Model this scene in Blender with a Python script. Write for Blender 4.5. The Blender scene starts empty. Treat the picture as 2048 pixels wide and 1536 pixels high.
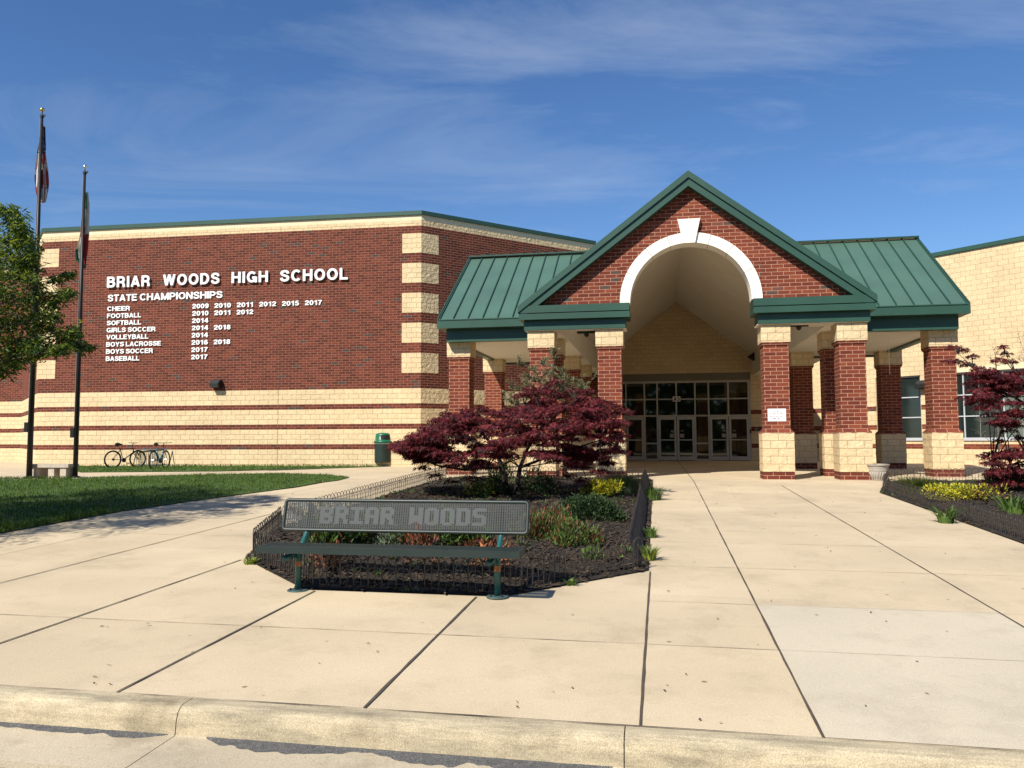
import bpy, math, random
from mathutils import Vector, Matrix, noise

# ------------------------------------------------------------------ camera, sky, sun, exposure
C = bpy.context.scene.collection
SC = bpy.context.scene
FPX, PITCH, ROLL, HC = 1627.8, 0.0672, 0.0037, 1.0905
OX, OY, TH = 4.8874, 22.1456, 0.1798
cp, sp, cr, sr = math.cos(PITCH), math.sin(PITCH), math.cos(ROLL), math.sin(ROLL)
_r0, FWD, _u0 = Vector((1, 0, 0)), Vector((0, cp, sp)), Vector((0, -sp, cp))
RGT, UPV = _r0*cr - _u0*sr, _r0*sr + _u0*cr
CAM = Vector((0, 0, HC))
cam = bpy.data.cameras.new('camera'); camo = bpy.data.objects.new('camera', cam); C.objects.link(camo)
cam.sensor_width = 36; cam.lens = 36*FPX/2048; cam.clip_start = 0.05; cam.clip_end = 3000
m = Matrix.Identity(4)
for i in range(3):
    m[i][0], m[i][1], m[i][2], m[i][3] = RGT[i], UPV[i], -FWD[i], CAM[i]
camo.matrix_world = m
SC.camera = camo
SC.render.resolution_x, SC.render.resolution_y = 1024, 768

SUN_TO = Vector((-.70, -.889, 1.08)).normalized()
w = bpy.data.worlds.new('World'); SC.world = w; w.use_nodes = True
nt = w.node_tree; nt.nodes.clear()
def N(t, tp, **kw):
    n = t.nodes.new(tp)
    for k, v in kw.items(): setattr(n, k, v)
    return n
out = N(nt, 'ShaderNodeOutputWorld'); bg = N(nt, 'ShaderNodeBackground')
sky = N(nt, 'ShaderNodeTexSky', sky_type='NISHITA'); sky.sun_disc = False
sky.sun_elevation = math.asin(SUN_TO.z); sky.sun_rotation = math.atan2(SUN_TO.x, SUN_TO.y)
sky.air_density = 1.0; sky.dust_density = 0.05; sky.ozone_density = 5.0; sky.altitude = 100
tc = N(nt, 'ShaderNodeTexCoord'); sx = N(nt, 'ShaderNodeSeparateXYZ'); nt.links.new(tc.outputs['Generated'], sx.inputs[0])
add = N(nt, 'ShaderNodeMath', operation='ADD'); add.inputs[1].default_value = .12; nt.links.new(sx.outputs[2], add.inputs[0])
mx = N(nt, 'ShaderNodeMath', operation='MAXIMUM'); mx.inputs[1].default_value = .05; nt.links.new(add.outputs[0], mx.inputs[0])
dx = N(nt, 'ShaderNodeMath', operation='DIVIDE'); dy = N(nt, 'ShaderNodeMath', operation='DIVIDE')
nt.links.new(sx.outputs[0], dx.inputs[0]); nt.links.new(mx.outputs[0], dx.inputs[1])
nt.links.new(sx.outputs[1], dy.inputs[0]); nt.links.new(mx.outputs[0], dy.inputs[1])
cx = N(nt, 'ShaderNodeCombineXYZ'); nt.links.new(dx.outputs[0], cx.inputs[0]); nt.links.new(dy.outputs[0], cx.inputs[1])
mp = N(nt, 'ShaderNodeMapping'); mp.inputs['Rotation'].default_value = (0, 0, math.radians(-28)); mp.inputs['Scale'].default_value = (.45, 1.0, 1)
mp.inputs['Location'].default_value = (2.3, .6, 0)
nt.links.new(cx.outputs[0], mp.inputs[0])
n1 = N(nt, 'ShaderNodeTexNoise'); n1.inputs['Scale'].default_value = 1.5; n1.inputs['Detail'].default_value = 12; n1.inputs['Roughness'].default_value = .62; n1.inputs['Distortion'].default_value = .9
nt.links.new(mp.outputs[0], n1.inputs['Vector'])
r1 = N(nt, 'ShaderNodeValToRGB'); r1.color_ramp.elements[0].position = .46; r1.color_ramp.elements[1].position = .78
nt.links.new(n1.outputs[0], r1.inputs[0])
n2 = N(nt, 'ShaderNodeTexNoise'); n2.inputs['Scale'].default_value = .55; n2.inputs['Detail'].default_value = 3
nt.links.new(cx.outputs[0], n2.inputs['Vector'])
mm = N(nt, 'ShaderNodeMath', operation='MULTIPLY'); nt.links.new(r1.outputs[0], mm.inputs[0]); nt.links.new(n2.outputs[0], mm.inputs[1])
mm2 = N(nt, 'ShaderNodeMath', operation='MULTIPLY'); mm2.inputs[1].default_value = .85; nt.links.new(mm.outputs[0], mm2.inputs[0])
mixc = N(nt, 'ShaderNodeMixRGB'); mixc.inputs[2].default_value = (4.2, 4.9, 6.2, 1)
hs = N(nt, 'ShaderNodeHueSaturation'); hs.inputs['Hue'].default_value = .505; hs.inputs['Saturation'].default_value = 1.14; hs.inputs['Value'].default_value = .99; nt.links.new(sky.outputs[0], hs.inputs['Color'])
nt.links.new(mm2.outputs[0], mixc.inputs[0]); nt.links.new(hs.outputs[0], mixc.inputs[1])
nt.links.new(mixc.outputs[0], bg.inputs[0]); bg.inputs[1].default_value = 0.075
nt.links.new(bg.outputs[0], out.inputs[0])

sun = bpy.data.lights.new('sun', 'SUN'); sun.energy = 4.2; sun.angle = math.radians(.53); sun.color = (1, .93, .80)
suno = bpy.data.objects.new('sun', sun); C.objects.link(suno)
suno.rotation_euler = (-SUN_TO).to_track_quat('-Z', 'Y').to_euler(); suno.location = (-20, -30, 40)
SC.view_settings.view_transform = 'Standard'; SC.view_settings.look = 'None'
SC.view_settings.exposure = 0.80; SC.view_settings.gamma = 1

# ------------------------------------------------------------------ helpers
random.seed(7)
R = random.random
def U(a, b): return a + (b-a)*R()
SV, TV, OV = Vector((math.cos(TH), -math.sin(TH), 0)), Vector((math.sin(TH), math.cos(TH), 0)), Vector((OX, OY, 0))
SLOPE = .029
def zg(Y): return -SLOPE*max(0.0, 20.5-Y)
def W(s, t, z=0.0): return OV + SV*s + TV*t + Vector((0, 0, z))
def Wg(s, t, dz=0.0):
    p = W(s, t); p.z = zg(p.y) + dz; return p
def ray(px, py): return FWD + RGT*((px-1024)/FPX) + UPV*((768-py)/FPX)
def atY(px, py, Y):
    r = ray(px, py); return CAM + r*(Y/r.y)
def G(px, py):
    r = ray(px, py)
    P = CAM + r*((0-HC)/r.z)
    if r.z < 0 and P.y >= 20.5: return P
    return CAM + r*((HC+SLOPE*20.5)/(SLOPE*r.y-r.z))

class MB:
    def __init__(s): s.v = []; s.f = []; s.uv = []; s.mi = []
    def poly(s, pts, mi=0, uv=None):
        b = len(s.v); s.v.extend([tuple(p) for p in pts]); s.f.append(tuple(range(b, b+len(pts)))); s.mi.append(mi)
        if uv is None:
            n = Vector((0, 0, 0)); k = len(pts)
            for i in range(k):
                a, c = Vector(pts[i]), Vector(pts[(i+1) % k])
                n += a.cross(c)
            if n.length > 1e-12: n.normalize()
            if abs(n.z) > .75: uv = [(p[0], p[1]) for p in pts]
            else:
                h = Vector((-n.y, n.x, 0)); h.normalize()
                uv = [(p[0]*h.x + p[1]*h.y, p[2]) for p in pts]
        s.uv.append(uv)
    def box(s, x0, x1, y0, y1, z0, z1, mi=0):
        p = [(x0,y0,z0),(x1,y0,z0),(x1,y1,z0),(x0,y1,z0),(x0,y0,z1),(x1,y0,z1),(x1,y1,z1),(x0,y1,z1)]
        for q in ((0,3,2,1),(4,5,6,7),(0,1,5,4),(1,2,6,5),(2,3,7,6),(3,0,4,7)): s.poly([p[i] for i in q], mi)
    def prism(s, pts, d, mi=0):          # polygon pts (3d) extruded by vector d
        q = [tuple(Vector(p)+Vector(d)) for p in pts]; n = len(pts)
        s.poly(pts, mi); s.poly(q[::-1], mi)
        for i in range(n): s.poly([pts[i], q[i], q[(i+1) % n], pts[(i+1) % n]][::-1], mi)
    def tube(s, pts, r, n=8, mi=0, caps=True):
        pts = [Vector(p) for p in pts]; k = len(pts)
        rs = r if isinstance(r, (list, tuple)) else [r]*k
        b = len(s.v); prev = None
        for i in range(k):
            d = (pts[min(i+1, k-1)] - pts[max(i-1, 0)])
            if d.length < 1e-9: d = Vector((0, 0, 1))
            d.normalize()
            if prev is None:
                a = Vector((0, 0, 1)) if abs(d.z) < .9 else Vector((1, 0, 0))
                x = d.cross(a).normalized()
            else:
                x = (prev - d*prev.dot(d))
                x = x.normalized() if x.length > 1e-6 else d.orthogonal().normalized()
            prev = x; y = d.cross(x)
            for j in range(n):
                a = 2*math.pi*j/n
                s.v.append(tuple(pts[i] + (x*math.cos(a) + y*math.sin(a))*rs[i]))
        for i in range(k-1):
            for j in range(n):
                j2 = (j+1) % n
                s.f.append((b+i*n+j, b+i*n+j2, b+(i+1)*n+j2, b+(i+1)*n+j)); s.mi.append(mi); s.uv.append([(j/n, i), ((j+1)/n, i), ((j+1)/n, i+1), (j/n, i+1)])
        if caps and n > 2:
            s.f.append(tuple(b+j for j in range(n))[::-1]); s.mi.append(mi); s.uv.append([(0, 0)]*n)
            s.f.append(tuple(b+(k-1)*n+j for j in range(n))); s.mi.append(mi); s.uv.append([(0, 0)]*n)
    def lathe(s, prof, n=24, mi=0, c=(0, 0, 0)):
        b = len(s.v); k = len(prof)
        for r, z in prof:
            for j in range(n):
                a = 2*math.pi*j/n; s.v.append((c[0]+r*math.cos(a), c[1]+r*math.sin(a), c[2]+z))
        for i in range(k-1):
            for j in range(n):
                j2 = (j+1) % n
                s.f.append((b+i*n+j, b+i*n+j2, b+(i+1)*n+j2, b+(i+1)*n+j)); s.mi.append(mi); s.uv.append([(j/n, i), ((j+1)/n, i), ((j+1)/n, i+1), (j/n, i+1)])
    def build(s, name, mats, parent=None, smooth=False, loc=None):
        me = bpy.data.meshes.new(name); me.from_pydata(s.v, [], s.f)
        if not isinstance(mats, (list, tuple)): mats = [mats]
        for mt in mats: me.materials.append(mt)
        me.polygons.foreach_set('material_index', s.mi)
        ul = me.uv_layers.new(name='UVMap'); flat = []
        for q in s.uv:
            for a in q: flat.extend((a[0], a[1]))
        ul.data.foreach_set('uv', flat)
        if smooth: me.polygons.foreach_set('use_smooth', [True]*len(s.f))
        me.update()
        o = bpy.data.objects.new(name, me); C.objects.link(o)
        if parent: o.parent = parent
        if loc is not None: o.location = loc
        return o

def empty(name, loc=(0, 0, 0), rz=0, label=None, cat=None, group=None):
    o = bpy.data.objects.new(name, None); C.objects.link(o); o.location = loc; o.rotation_euler = (0, 0, rz); o.empty_display_size = .2
    if label: tag(o, label, cat, group)
    return o
def tag(o, label, cat, group=None):
    o['label'] = label; o['category'] = cat
    if group: o['group'] = group
    return o
def struct(o): o['kind'] = 'structure'; return o
def stuff(o): o['kind'] = 'stuff'; return o
def children(o): return [c for c in bpy.data.objects if c.parent == o]
def copy_tree(o, parent=None):
    kids = children(o); c = o.copy(); C.objects.link(c)
    if parent: c.parent = parent
    for k in kids: copy_tree(k, c)
    return c

# ------------------------------------------------------------------ materials
MATS = {}
def M(name, col, rough=.7, var=.15, scale=6.0, bump=0.0, bscale=60.0, metal=0.0, spec=.4, trans=0.0, detail=4, fine=0.0, fscale=150):
    mt = bpy.data.materials.new(name); mt.use_nodes = True; t = mt.node_tree; t.nodes.clear()
    o = N(t, 'ShaderNodeOutputMaterial'); b = N(t, 'ShaderNodeBsdfPrincipled'); t.links.new(b.outputs[0], o.inputs[0])
    b.inputs['Roughness'].default_value = rough; b.inputs['Metallic'].default_value = metal; b.inputs['Specular IOR Level'].default_value = spec
    tcn = N(t, 'ShaderNodeTexCoord')
    if var > 0:
        nz = N(t, 'ShaderNodeTexNoise'); nz.inputs['Scale'].default_value = scale; nz.inputs['Detail'].default_value = detail
        t.links.new(tcn.outputs['Object'], nz.inputs['Vector'])
        mr = N(t, 'ShaderNodeMapRange'); mr.inputs['From Min'].default_value = .25; mr.inputs['From Max'].default_value = .75
        mr.inputs['To Min'].default_value = 1-var; mr.inputs['To Max'].default_value = 1+var
        t.links.new(nz.outputs[0], mr.inputs[0])
        src = mr.outputs[0]
        if fine > 0:
            nf = N(t, 'ShaderNodeTexNoise'); nf.inputs['Scale'].default_value = fscale; nf.inputs['Detail'].default_value = 2
            t.links.new(tcn.outputs['Object'], nf.inputs['Vector'])
            mf = N(t, 'ShaderNodeMapRange'); mf.inputs['From Min'].default_value = .3; mf.inputs['From Max'].default_value = .7
            mf.inputs['To Min'].default_value = 1-fine; mf.inputs['To Max'].default_value = 1+fine
            t.links.new(nf.outputs[0], mf.inputs[0])
            mu = N(t, 'ShaderNodeMath', operation='MULTIPLY'); t.links.new(src, mu.inputs[0]); t.links.new(mf.outputs[0], mu.inputs[1]); src = mu.outputs[0]
        vm = N(t, 'ShaderNodeVectorMath', operation='SCALE'); vm.inputs[0].default_value = col[:3]
        t.links.new(src, vm.inputs['Scale']); t.links.new(vm.outputs[0], b.inputs['Base Color'])
    else: b.inputs['Base Color'].default_value = (*col[:3], 1)
    if bump > 0:
        nb = N(t, 'ShaderNodeTexNoise'); nb.inputs['Scale'].default_value = bscale; nb.inputs['Detail'].default_value = 4
        t.links.new(tcn.outputs['Object'], nb.inputs['Vector'])
        bp = N(t, 'ShaderNodeBump'); bp.inputs['Strength'].default_value = bump; bp.inputs['Distance'].default_value = .02
        t.links.new(nb.outputs[0], bp.inputs['Height']); t.links.new(bp.outputs[0], b.inputs['Normal'])
    if trans > 0:
        tr = N(t, 'ShaderNodeBsdfTranslucent'); tr.inputs[0].default_value = (col[0]*1.6, col[1]*1.6, col[2]*.9, 1)
        ms = N(t, 'ShaderNodeMixShader'); ms.inputs[0].default_value = trans
        t.links.new(b.outputs[0], ms.inputs[1]); t.links.new(tr.outputs[0], ms.inputs[2]); t.links.new(ms.outputs[0], o.inputs[0])
    MATS[name] = mt
    return mt

def masonry(name, bw, rh, mortar, ramp, mcol, voff=0.0, uoff=0.0, rough=.85, splitface=0.0, mdark=1.0, mdist=.006, sfscale=9.0, tone=.1):
    mt = bpy.data.materials.new(name); mt.use_nodes = True; t = mt.node_tree; t.nodes.clear(); L = t.links.new
    o = N(t, 'ShaderNodeOutputMaterial'); b = N(t, 'ShaderNodeBsdfPrincipled'); L(b.outputs[0], o.inputs[0])
    b.inputs['Roughness'].default_value = rough; b.inputs['Specular IOR Level'].default_value = .25
    uv = N(t, 'ShaderNodeUVMap'); mpn = N(t, 'ShaderNodeMapping'); mpn.inputs['Location'].default_value = (uoff, voff, 0); L(uv.outputs[0], mpn.inputs[0])
    br = N(t, 'ShaderNodeTexBrick'); br.offset = .5; br.offset_frequency = 2; br.squash = 1
    br.inputs['Color1'].default_value = (0, 0, 0, 1); br.inputs['Color2'].default_value = (1, 1, 1, 1); br.inputs['Mortar'].default_value = (0, 0, 0, 1)
    br.inputs['Scale'].default_value = 1; br.inputs['Mortar Size'].default_value = mortar; br.inputs['Mortar Smooth'].default_value = .15; br.inputs['Bias'].default_value = 0
    br.inputs['Brick Width'].default_value = bw; br.inputs['Row Height'].default_value = rh; L(mpn.outputs[0], br.inputs['Vector'])
    cr_ = N(t, 'ShaderNodeValToRGB'); e = cr_.color_ramp.elements
    while len(e) > 1: e.remove(e[-1])
    e[0].position = ramp[0][0]; e[0].color = (*ramp[0][1], 1)
    for p, c in ramp[1:]:
        q = e.new(p); q.color = (*c, 1)
    L(br.outputs['Color'], cr_.inputs[0])
    nz = N(t, 'ShaderNodeTexNoise'); nz.inputs['Scale'].default_value = .9; nz.inputs['Detail'].default_value = 6; nz.inputs['Roughness'].default_value = .65; L(uv.outputs[0], nz.inputs['Vector'])
    mr = N(t, 'ShaderNodeMapRange'); mr.inputs['From Min'].default_value = .3; mr.inputs['From Max'].default_value = .7; mr.inputs['To Min'].default_value = 1-tone; mr.inputs['To Max'].default_value = 1+tone; L(nz.outputs[0], mr.inputs[0])
    mix = N(t, 'ShaderNodeMixRGB'); L(br.outputs['Fac'], mix.inputs[0]); L(cr_.outputs[0], mix.inputs[1]); mix.inputs[2].default_value = (*mcol, 1)
    nf = N(t, 'ShaderNodeTexNoise'); nf.inputs['Scale'].default_value = 16; nf.inputs['Detail'].default_value = 3; L(uv.outputs[0], nf.inputs['Vector'])  # fine tone noise: light and shade of rough split faces put into colour
    mf = N(t, 'ShaderNodeMapRange'); mf.inputs['From Min'].default_value = .3; mf.inputs['From Max'].default_value = .7; mf.inputs['To Min'].default_value = .88; mf.inputs['To Max'].default_value = 1.10; L(nf.outputs[0], mf.inputs[0])
    mu = N(t, 'ShaderNodeMath', operation='MULTIPLY'); L(mr.outputs[0], mu.inputs[0]); L(mf.outputs[0], mu.inputs[1])
    vm = N(t, 'ShaderNodeVectorMath', operation='SCALE'); L(mix.outputs[0], vm.inputs[0]); L(mu.outputs[0], vm.inputs['Scale']); L(vm.outputs[0], b.inputs['Base Color'])
    inv = N(t, 'ShaderNodeMath', operation='SUBTRACT'); inv.inputs[0].default_value = 1; L(br.outputs['Fac'], inv.inputs[1])
    bp = N(t, 'ShaderNodeBump'); bp.inputs['Strength'].default_value = 1; bp.inputs['Distance'].default_value = mdist; L(inv.outputs[0], bp.inputs['Height'])
    last = bp
    tco = N(t, 'ShaderNodeTexCoord')
    nb = N(t, 'ShaderNodeTexNoise'); nb.inputs['Scale'].default_value = sfscale if splitface else 45; nb.inputs['Detail'].default_value = 6; nb.inputs['Roughness'].default_value = .6
    L(tco.outputs['Object'], nb.inputs['Vector'])
    b2 = N(t, 'ShaderNodeBump'); b2.inputs['Strength'].default_value = 1.0; b2.inputs['Distance'].default_value = splitface if splitface else .003
    L(nb.outputs[0], b2.inputs['Height']); L(bp.outputs[0], b2.inputs['Normal']); L(b2.outputs[0], b.inputs['Normal'])
    MATS[name] = mt
    return mt

BR = [(0, (.074, .016, .011)), (.35, (.098, .021, .0135)), (.7, (.125, .027, .0165)), (.965, (.150, .035, .020)), (.98, (.055, .040, .036)), (1, (.045, .040, .040))]
BRC = [(0, (.112, .023, .014)), (.35, (.140, .030, .017)), (.7, (.170, .038, .020)), (.925, (.210, .054, .026)), (.95, (.075, .050, .042)), (1, (.06, .05, .046))]
MORT = (.33, .19, .125)
CREAM = [(0, (.585, .455, .275)), (.5, (.61, .475, .29)), (1, (.635, .50, .31))]
m_brick = masonry('facade_brick', .305, .1016, .0062, BR, MORT, voff=-3.13)
m_block = masonry('facade_block', .4064, .2032, .007, CREAM, (.36, .275, .16), voff=-3.13, splitface=.022)
m_split = masonry('quoin_block', .4064, .2032, .007, CREAM, (.36, .275, .16), voff=-3.13, uoff=.2, splitface=.10, sfscale=8)
m_rblock = masonry('wing_block', .4064, .2032, .007, CREAM, (.40, .31, .185), voff=-.61, splitface=.016)
m_rbrick = masonry('wing_brick', .305, .1016, .0062, BRC, MORT, voff=-.61)
m_cbrick = masonry('column_brick', .305, .1016, .0062, BRC, (.48, .285, .19), voff=-.005, uoff=.15)
m_cblock = masonry('column_block', .4064, .2032, .007, CREAM, (.36, .275, .16), voff=0, splitface=.02, sfscale=14)
m_gbrick = masonry('gable_brick', .305, .1016, .0062, BRC, (.48, .285, .19), voff=-.02)
m_cream = M('smooth_cast_stone', (.68, .56, .38), .8, .06, 2)
m_white = M('white_cast_stone', (.80, .76, .68), .75, .04, 3)
m_green = M('green_sheet_metal', (.022, .066, .046), .40, .14, 1.2, bump=.15, bscale=2.2, spec=.5)
m_groof = M('green_roof_metal', (.060, .120, .092), .42, .12, .8, bump=.22, bscale=1.6, spec=.5)
m_seam = M('roof_seam_metal', (.020, .058, .044), .4, .05)
m_stucco = M('beige_ceiling_plaster', (.69, .65, .57), .9, .05, 1.5)
m_alum = M('light_aluminium', (.44, .43, .40), .4, .04, 3, metal=.3)
m_alumw = M('white_aluminium', (.46, .48, .52), .35, .03)
m_glass = M('dark_door_glass', (.010, .014, .010), .03, 0, spec=1.0)
m_wglass = M('window_glass', (.014, .022, .021), .05, .25, 1.2, spec=.55)
m_blind = M('window_blind_glass', (.12, .15, .13), .12, .2, 2, spec=.5)
m_dark = M('dark_metal', (.018, .018, .02), .45, .1)
m_bronze = M('dark_bronze_paint', (.014, .012, .012), .45, .1, spec=.3)
m_iron = M('black_iron', (.034, .027, .023), .40, .3, 20, spec=.6)
m_letter = M('white_sign_letter', (.78, .79, .80), .35, 0)
m_black = M('black_print', (.012, .012, .012), .6, 0)
m_paper = M('white_paper', (.80, .80, .80), .6, 0)
m_grayprint = M('faint_print', (.22, .20, .22), .6, 0)
m_asph = M('asphalt', (.075, .075, .078), .9, .2, 8, bump=.5, bscale=120, fine=.35, fscale=220)
m_earth = M('earth', (.10, .075, .05), .95, .3, 3, bump=.4)
m_lawn = M('lawn_turf', (.042, .085, .014), .95, .35, 1.5, fine=.4, fscale=60)

def concrete(name, col, var, fine, stain=(.19, .18), spot=2.1):
    mt = M(name, col, .85, var, .7, bump=.12, bscale=180, fine=fine, fscale=160, spec=.25, detail=8)
    t = mt.node_tree; b = [n for n in t.nodes if n.type == 'BSDF_PRINCIPLED'][0]; L = t.links.new
    src = b.inputs['Base Color'].links[0].from_socket
    tcn = [n for n in t.nodes if n.type == 'TEX_COORD'][0]
    # scattered small dark spots and stains
    nz = N(t, 'ShaderNodeTexNoise'); nz.inputs['Scale'].default_value = 1.7; nz.inputs['Detail'].default_value = 9; nz.inputs['Roughness'].default_value = .7; L(tcn.outputs['Object'], nz.inputs['Vector'])
    rp = N(t, 'ShaderNodeValToRGB'); rp.color_ramp.elements[0].position = .50; rp.color_ramp.elements[1].position = .74
    rp.color_ramp.elements[0].color = (1, 1, 1, 1); rp.color_ramp.elements[1].color = (1-stain[0], 1-stain[0]*1.05, 1-stain[0]*1.1, 1); L(nz.outputs[0], rp.inputs[0])
    vo = N(t, 'ShaderNodeTexVoronoi'); vo.inputs['Scale'].default_value = spot; L(tcn.outputs['Object'], vo.inputs['Vector'])
    r2 = N(t, 'ShaderNodeValToRGB'); r2.color_ramp.elements[0].position = .030; r2.color_ramp.elements[1].position = .045
    r2.color_ramp.elements[0].color = (.42, .38, .34, 1); r2.color_ramp.elements[1].color = (1, 1, 1, 1); L(vo.outputs['Distance'], r2.inputs[0])
    a = N(t, 'ShaderNodeVectorMath', operation='MULTIPLY'); L(src, a.inputs[0]); L(rp.outputs[0], a.inputs[1])
    c = N(t, 'ShaderNodeVectorMath', operation='MULTIPLY'); L(a.outputs[0], c.inputs[0]); L(r2.outputs[0], c.inputs[1]); L(c.outputs[0], b.inputs['Base Color'])
    return mt
def slab_tone(mt, bw, rh, lo, hi, ox=0, oy=0):
    t = mt.node_tree; b = [n for n in t.nodes if n.type == 'BSDF_PRINCIPLED'][0]; src = b.inputs['Base Color'].links[0].from_socket
    uvn = N(t, 'ShaderNodeUVMap'); mpn = N(t, 'ShaderNodeMapping'); mpn.inputs['Location'].default_value = (ox, oy, 0); t.links.new(uvn.outputs[0], mpn.inputs[0])
    br = N(t, 'ShaderNodeTexBrick'); br.offset = 0; br.inputs['Scale'].default_value = 1; br.inputs['Mortar Size'].default_value = 0; br.inputs['Brick Width'].default_value = bw; br.inputs['Row Height'].default_value = rh
    br.inputs['Color1'].default_value = (*lo, 1); br.inputs['Color2'].default_value = (*hi, 1); t.links.new(mpn.outputs[0], br.inputs['Vector'])
    mk = N(t, 'ShaderNodeVectorMath', operation='MULTIPLY'); t.links.new(src, mk.inputs[0]); t.links.new(br.outputs[0], mk.inputs[1]); t.links.new(mk.outputs[0], b.inputs['Base Color'])
m_conc = concrete('plaza_concrete', (.50, .413, .288), .11, .16)
slab_tone(m_conc, 1.565, 1.70, (.955, .95, .945), (1.04, 1.04, 1.025), .98+15.65, 16.5+17.0)
m_conc2 = concrete('newer_concrete', (.49, .43, .33), .07, .16)
m_kerb = concrete('kerb_concrete', (.43, .365, .25), .14, .30, (.42, .3), spot=17)
t = m_kerb.node_tree; b = [n for n in t.nodes if n.type == 'BSDF_PRINCIPLED'][0]; src = b.inputs['Base Color'].links[0].from_socket
uvn = N(t, 'ShaderNodeUVMap'); mpn = N(t, 'ShaderNodeMapping'); mpn.inputs['Scale'].default_value = (1.6, 7, 1); t.links.new(uvn.outputs[0], mpn.inputs[0])
nz = N(t, 'ShaderNodeTexNoise'); nz.inputs['Scale'].default_value = 1.3; nz.inputs['Detail'].default_value = 8; nz.inputs['Roughness'].default_value = .65; t.links.new(mpn.outputs[0], nz.inputs['Vector'])
rpk = N(t, 'ShaderNodeValToRGB'); rpk.color_ramp.elements[0].position = .44; rpk.color_ramp.elements[1].position = .66; rpk.color_ramp.elements[0].color = (1, 1, 1, 1); rpk.color_ramp.elements[1].color = (.58, .59, .60, 1); t.links.new(nz.outputs[0], rpk.inputs[0])
mk = N(t, 'ShaderNodeVectorMath', operation='MULTIPLY'); t.links.new(src, mk.inputs[0]); t.links.new(rpk.outputs[0], mk.inputs[1]); t.links.new(mk.outputs[0], b.inputs['Base Color'])
m_gutter = concrete('gutter_concrete', (.42, .36, .265), .14, .26, (.38, .2), spot=9)
m_joint = M('joint_filler', (.07, .055, .042), .95, .3, 12)
m_tool = M('tooled_joint', (.27, .215, .15), .95, .3, 4)
m_stone = M('bench_concrete', (.42, .36, .29), .9, .15, 8, bump=.2)
m_mulch = M('mulch_base', (.020, .0145, .0105), 1, .5, 14, bump=1, bscale=50)
m_chip = M('mulch_chip', (.042, .029, .019), .95, .4, 9)
m_chip2 = M('weathered_chip', (.10, .07, .045), .95, .3, 9)

# ------------------------------------------------------------------ ground
def grid_sheet(name, poly, mat, dz, step=.8, zf=None, smooth=False):
    # triangulated sheet over an st polygon, following the ground profile
    from mathutils import geometry
    pts = []; n = len(poly)
    for i in range(n):
        a, b = poly[i], poly[(i+1) % n]; k = max(1, int(math.hypot(b[0]-a[0], b[1]-a[1])/step))
        for j in range(k): pts.append((a[0]+(b[0]-a[0])*j/k, a[1]+(b[1]-a[1])*j/k))
    nb = len(pts); edges = [(i, (i+1) % nb) for i in range(nb)]
    def inside(x, y):
        c = False
        for i in range(n):
            (x1, y1), (x2, y2) = poly[i], poly[(i+1) % n]
            if (y1 > y) != (y2 > y) and x < (x2-x1)*(y-y1)/(y2-y1)+x1: c = not c
        return c
    xs = [p[0] for p in poly]; ys = [p[1] for p in poly]
    gx = min(xs)+step*.5
    while gx < max(xs):
        gy = min(ys)+step*.5
        while gy < max(ys):
            if inside(gx, gy) and min((gx-p[0])**2+(gy-p[1])**2 for p in pts[:nb]) > (step*.4)**2: pts.append((gx, gy))
            gy += step
        gx += step
    r = geometry.delaunay_2d_cdt([Vector(p) for p in pts], edges, [list(range(nb))], 1, 1e-5)
    mb = MB(); V = []
    for p in r[0]:
        q = Wg(p.x, p.y, dz)
        if zf: q.z += zf(p.x, p.y)
        V.append(tuple(q))
    mb.v = V
    for f in r[2]:
        mb.f.append(tuple(f)); mb.mi.append(0); mb.uv.append([(r[0][i].x, r[0][i].y) for i in f])
    o = mb.build(name, mat, smooth=smooth)
    o['_in'] = 0; del o['_in']
    return o, inside

# far ground: one big sheet to the horizon, below the paving
mb = MB(); ys = [-600, -120, -40, -8, 0, 4, 8, 12, 16, 20.5, 26, 40, 80, 200, 900]; xs = [-900, -200, -80, -40, -20, 0, 20, 40, 80, 200, 900]
for i in range(len(ys)-1):
    for j in range(len(xs)-1):
        q = [(xs[j], ys[i]), (xs[j+1], ys[i]), (xs[j+1], ys[i+1]), (xs[j], ys[i+1])]
        mb.poly([(x, y, max(-.62, zg(y)-.30)-.25) for x, y in q])
struct(mb.build('ground', m_lawn))
# street with its asphalt, running along the kerb
mb = MB()
for i in range(-12, 12):
    q = [(i*10, -18.74), (i*10+10, -18.74), (i*10+10, -32), (i*10, -32)]
    P = [W(*a) for a in q]
    for p in P: p.z = zg(W(0, -18.74).y)-.165-.01*0
    mb.poly([tuple(p) for p in P][::-1])
struct(mb.build('road', m_asph))
# plaza paving
plaza, _ = grid_sheet('plaza', [(-60, -18.1), (40, -18.1), (40, 12), (20, 12), (8, 19.5), (-14, 19.5), (-34, 16), (-60, 16)], m_conc, 0.0, step=2.0)
struct(plaza)
slab, _ = grid_sheet('concrete_slab', [(-.03, -18.095), (1.93, -18.095), (1.93, -15.07), (-.03, -15.07)], m_conc2, .004, step=.6); struct(slab)

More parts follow.
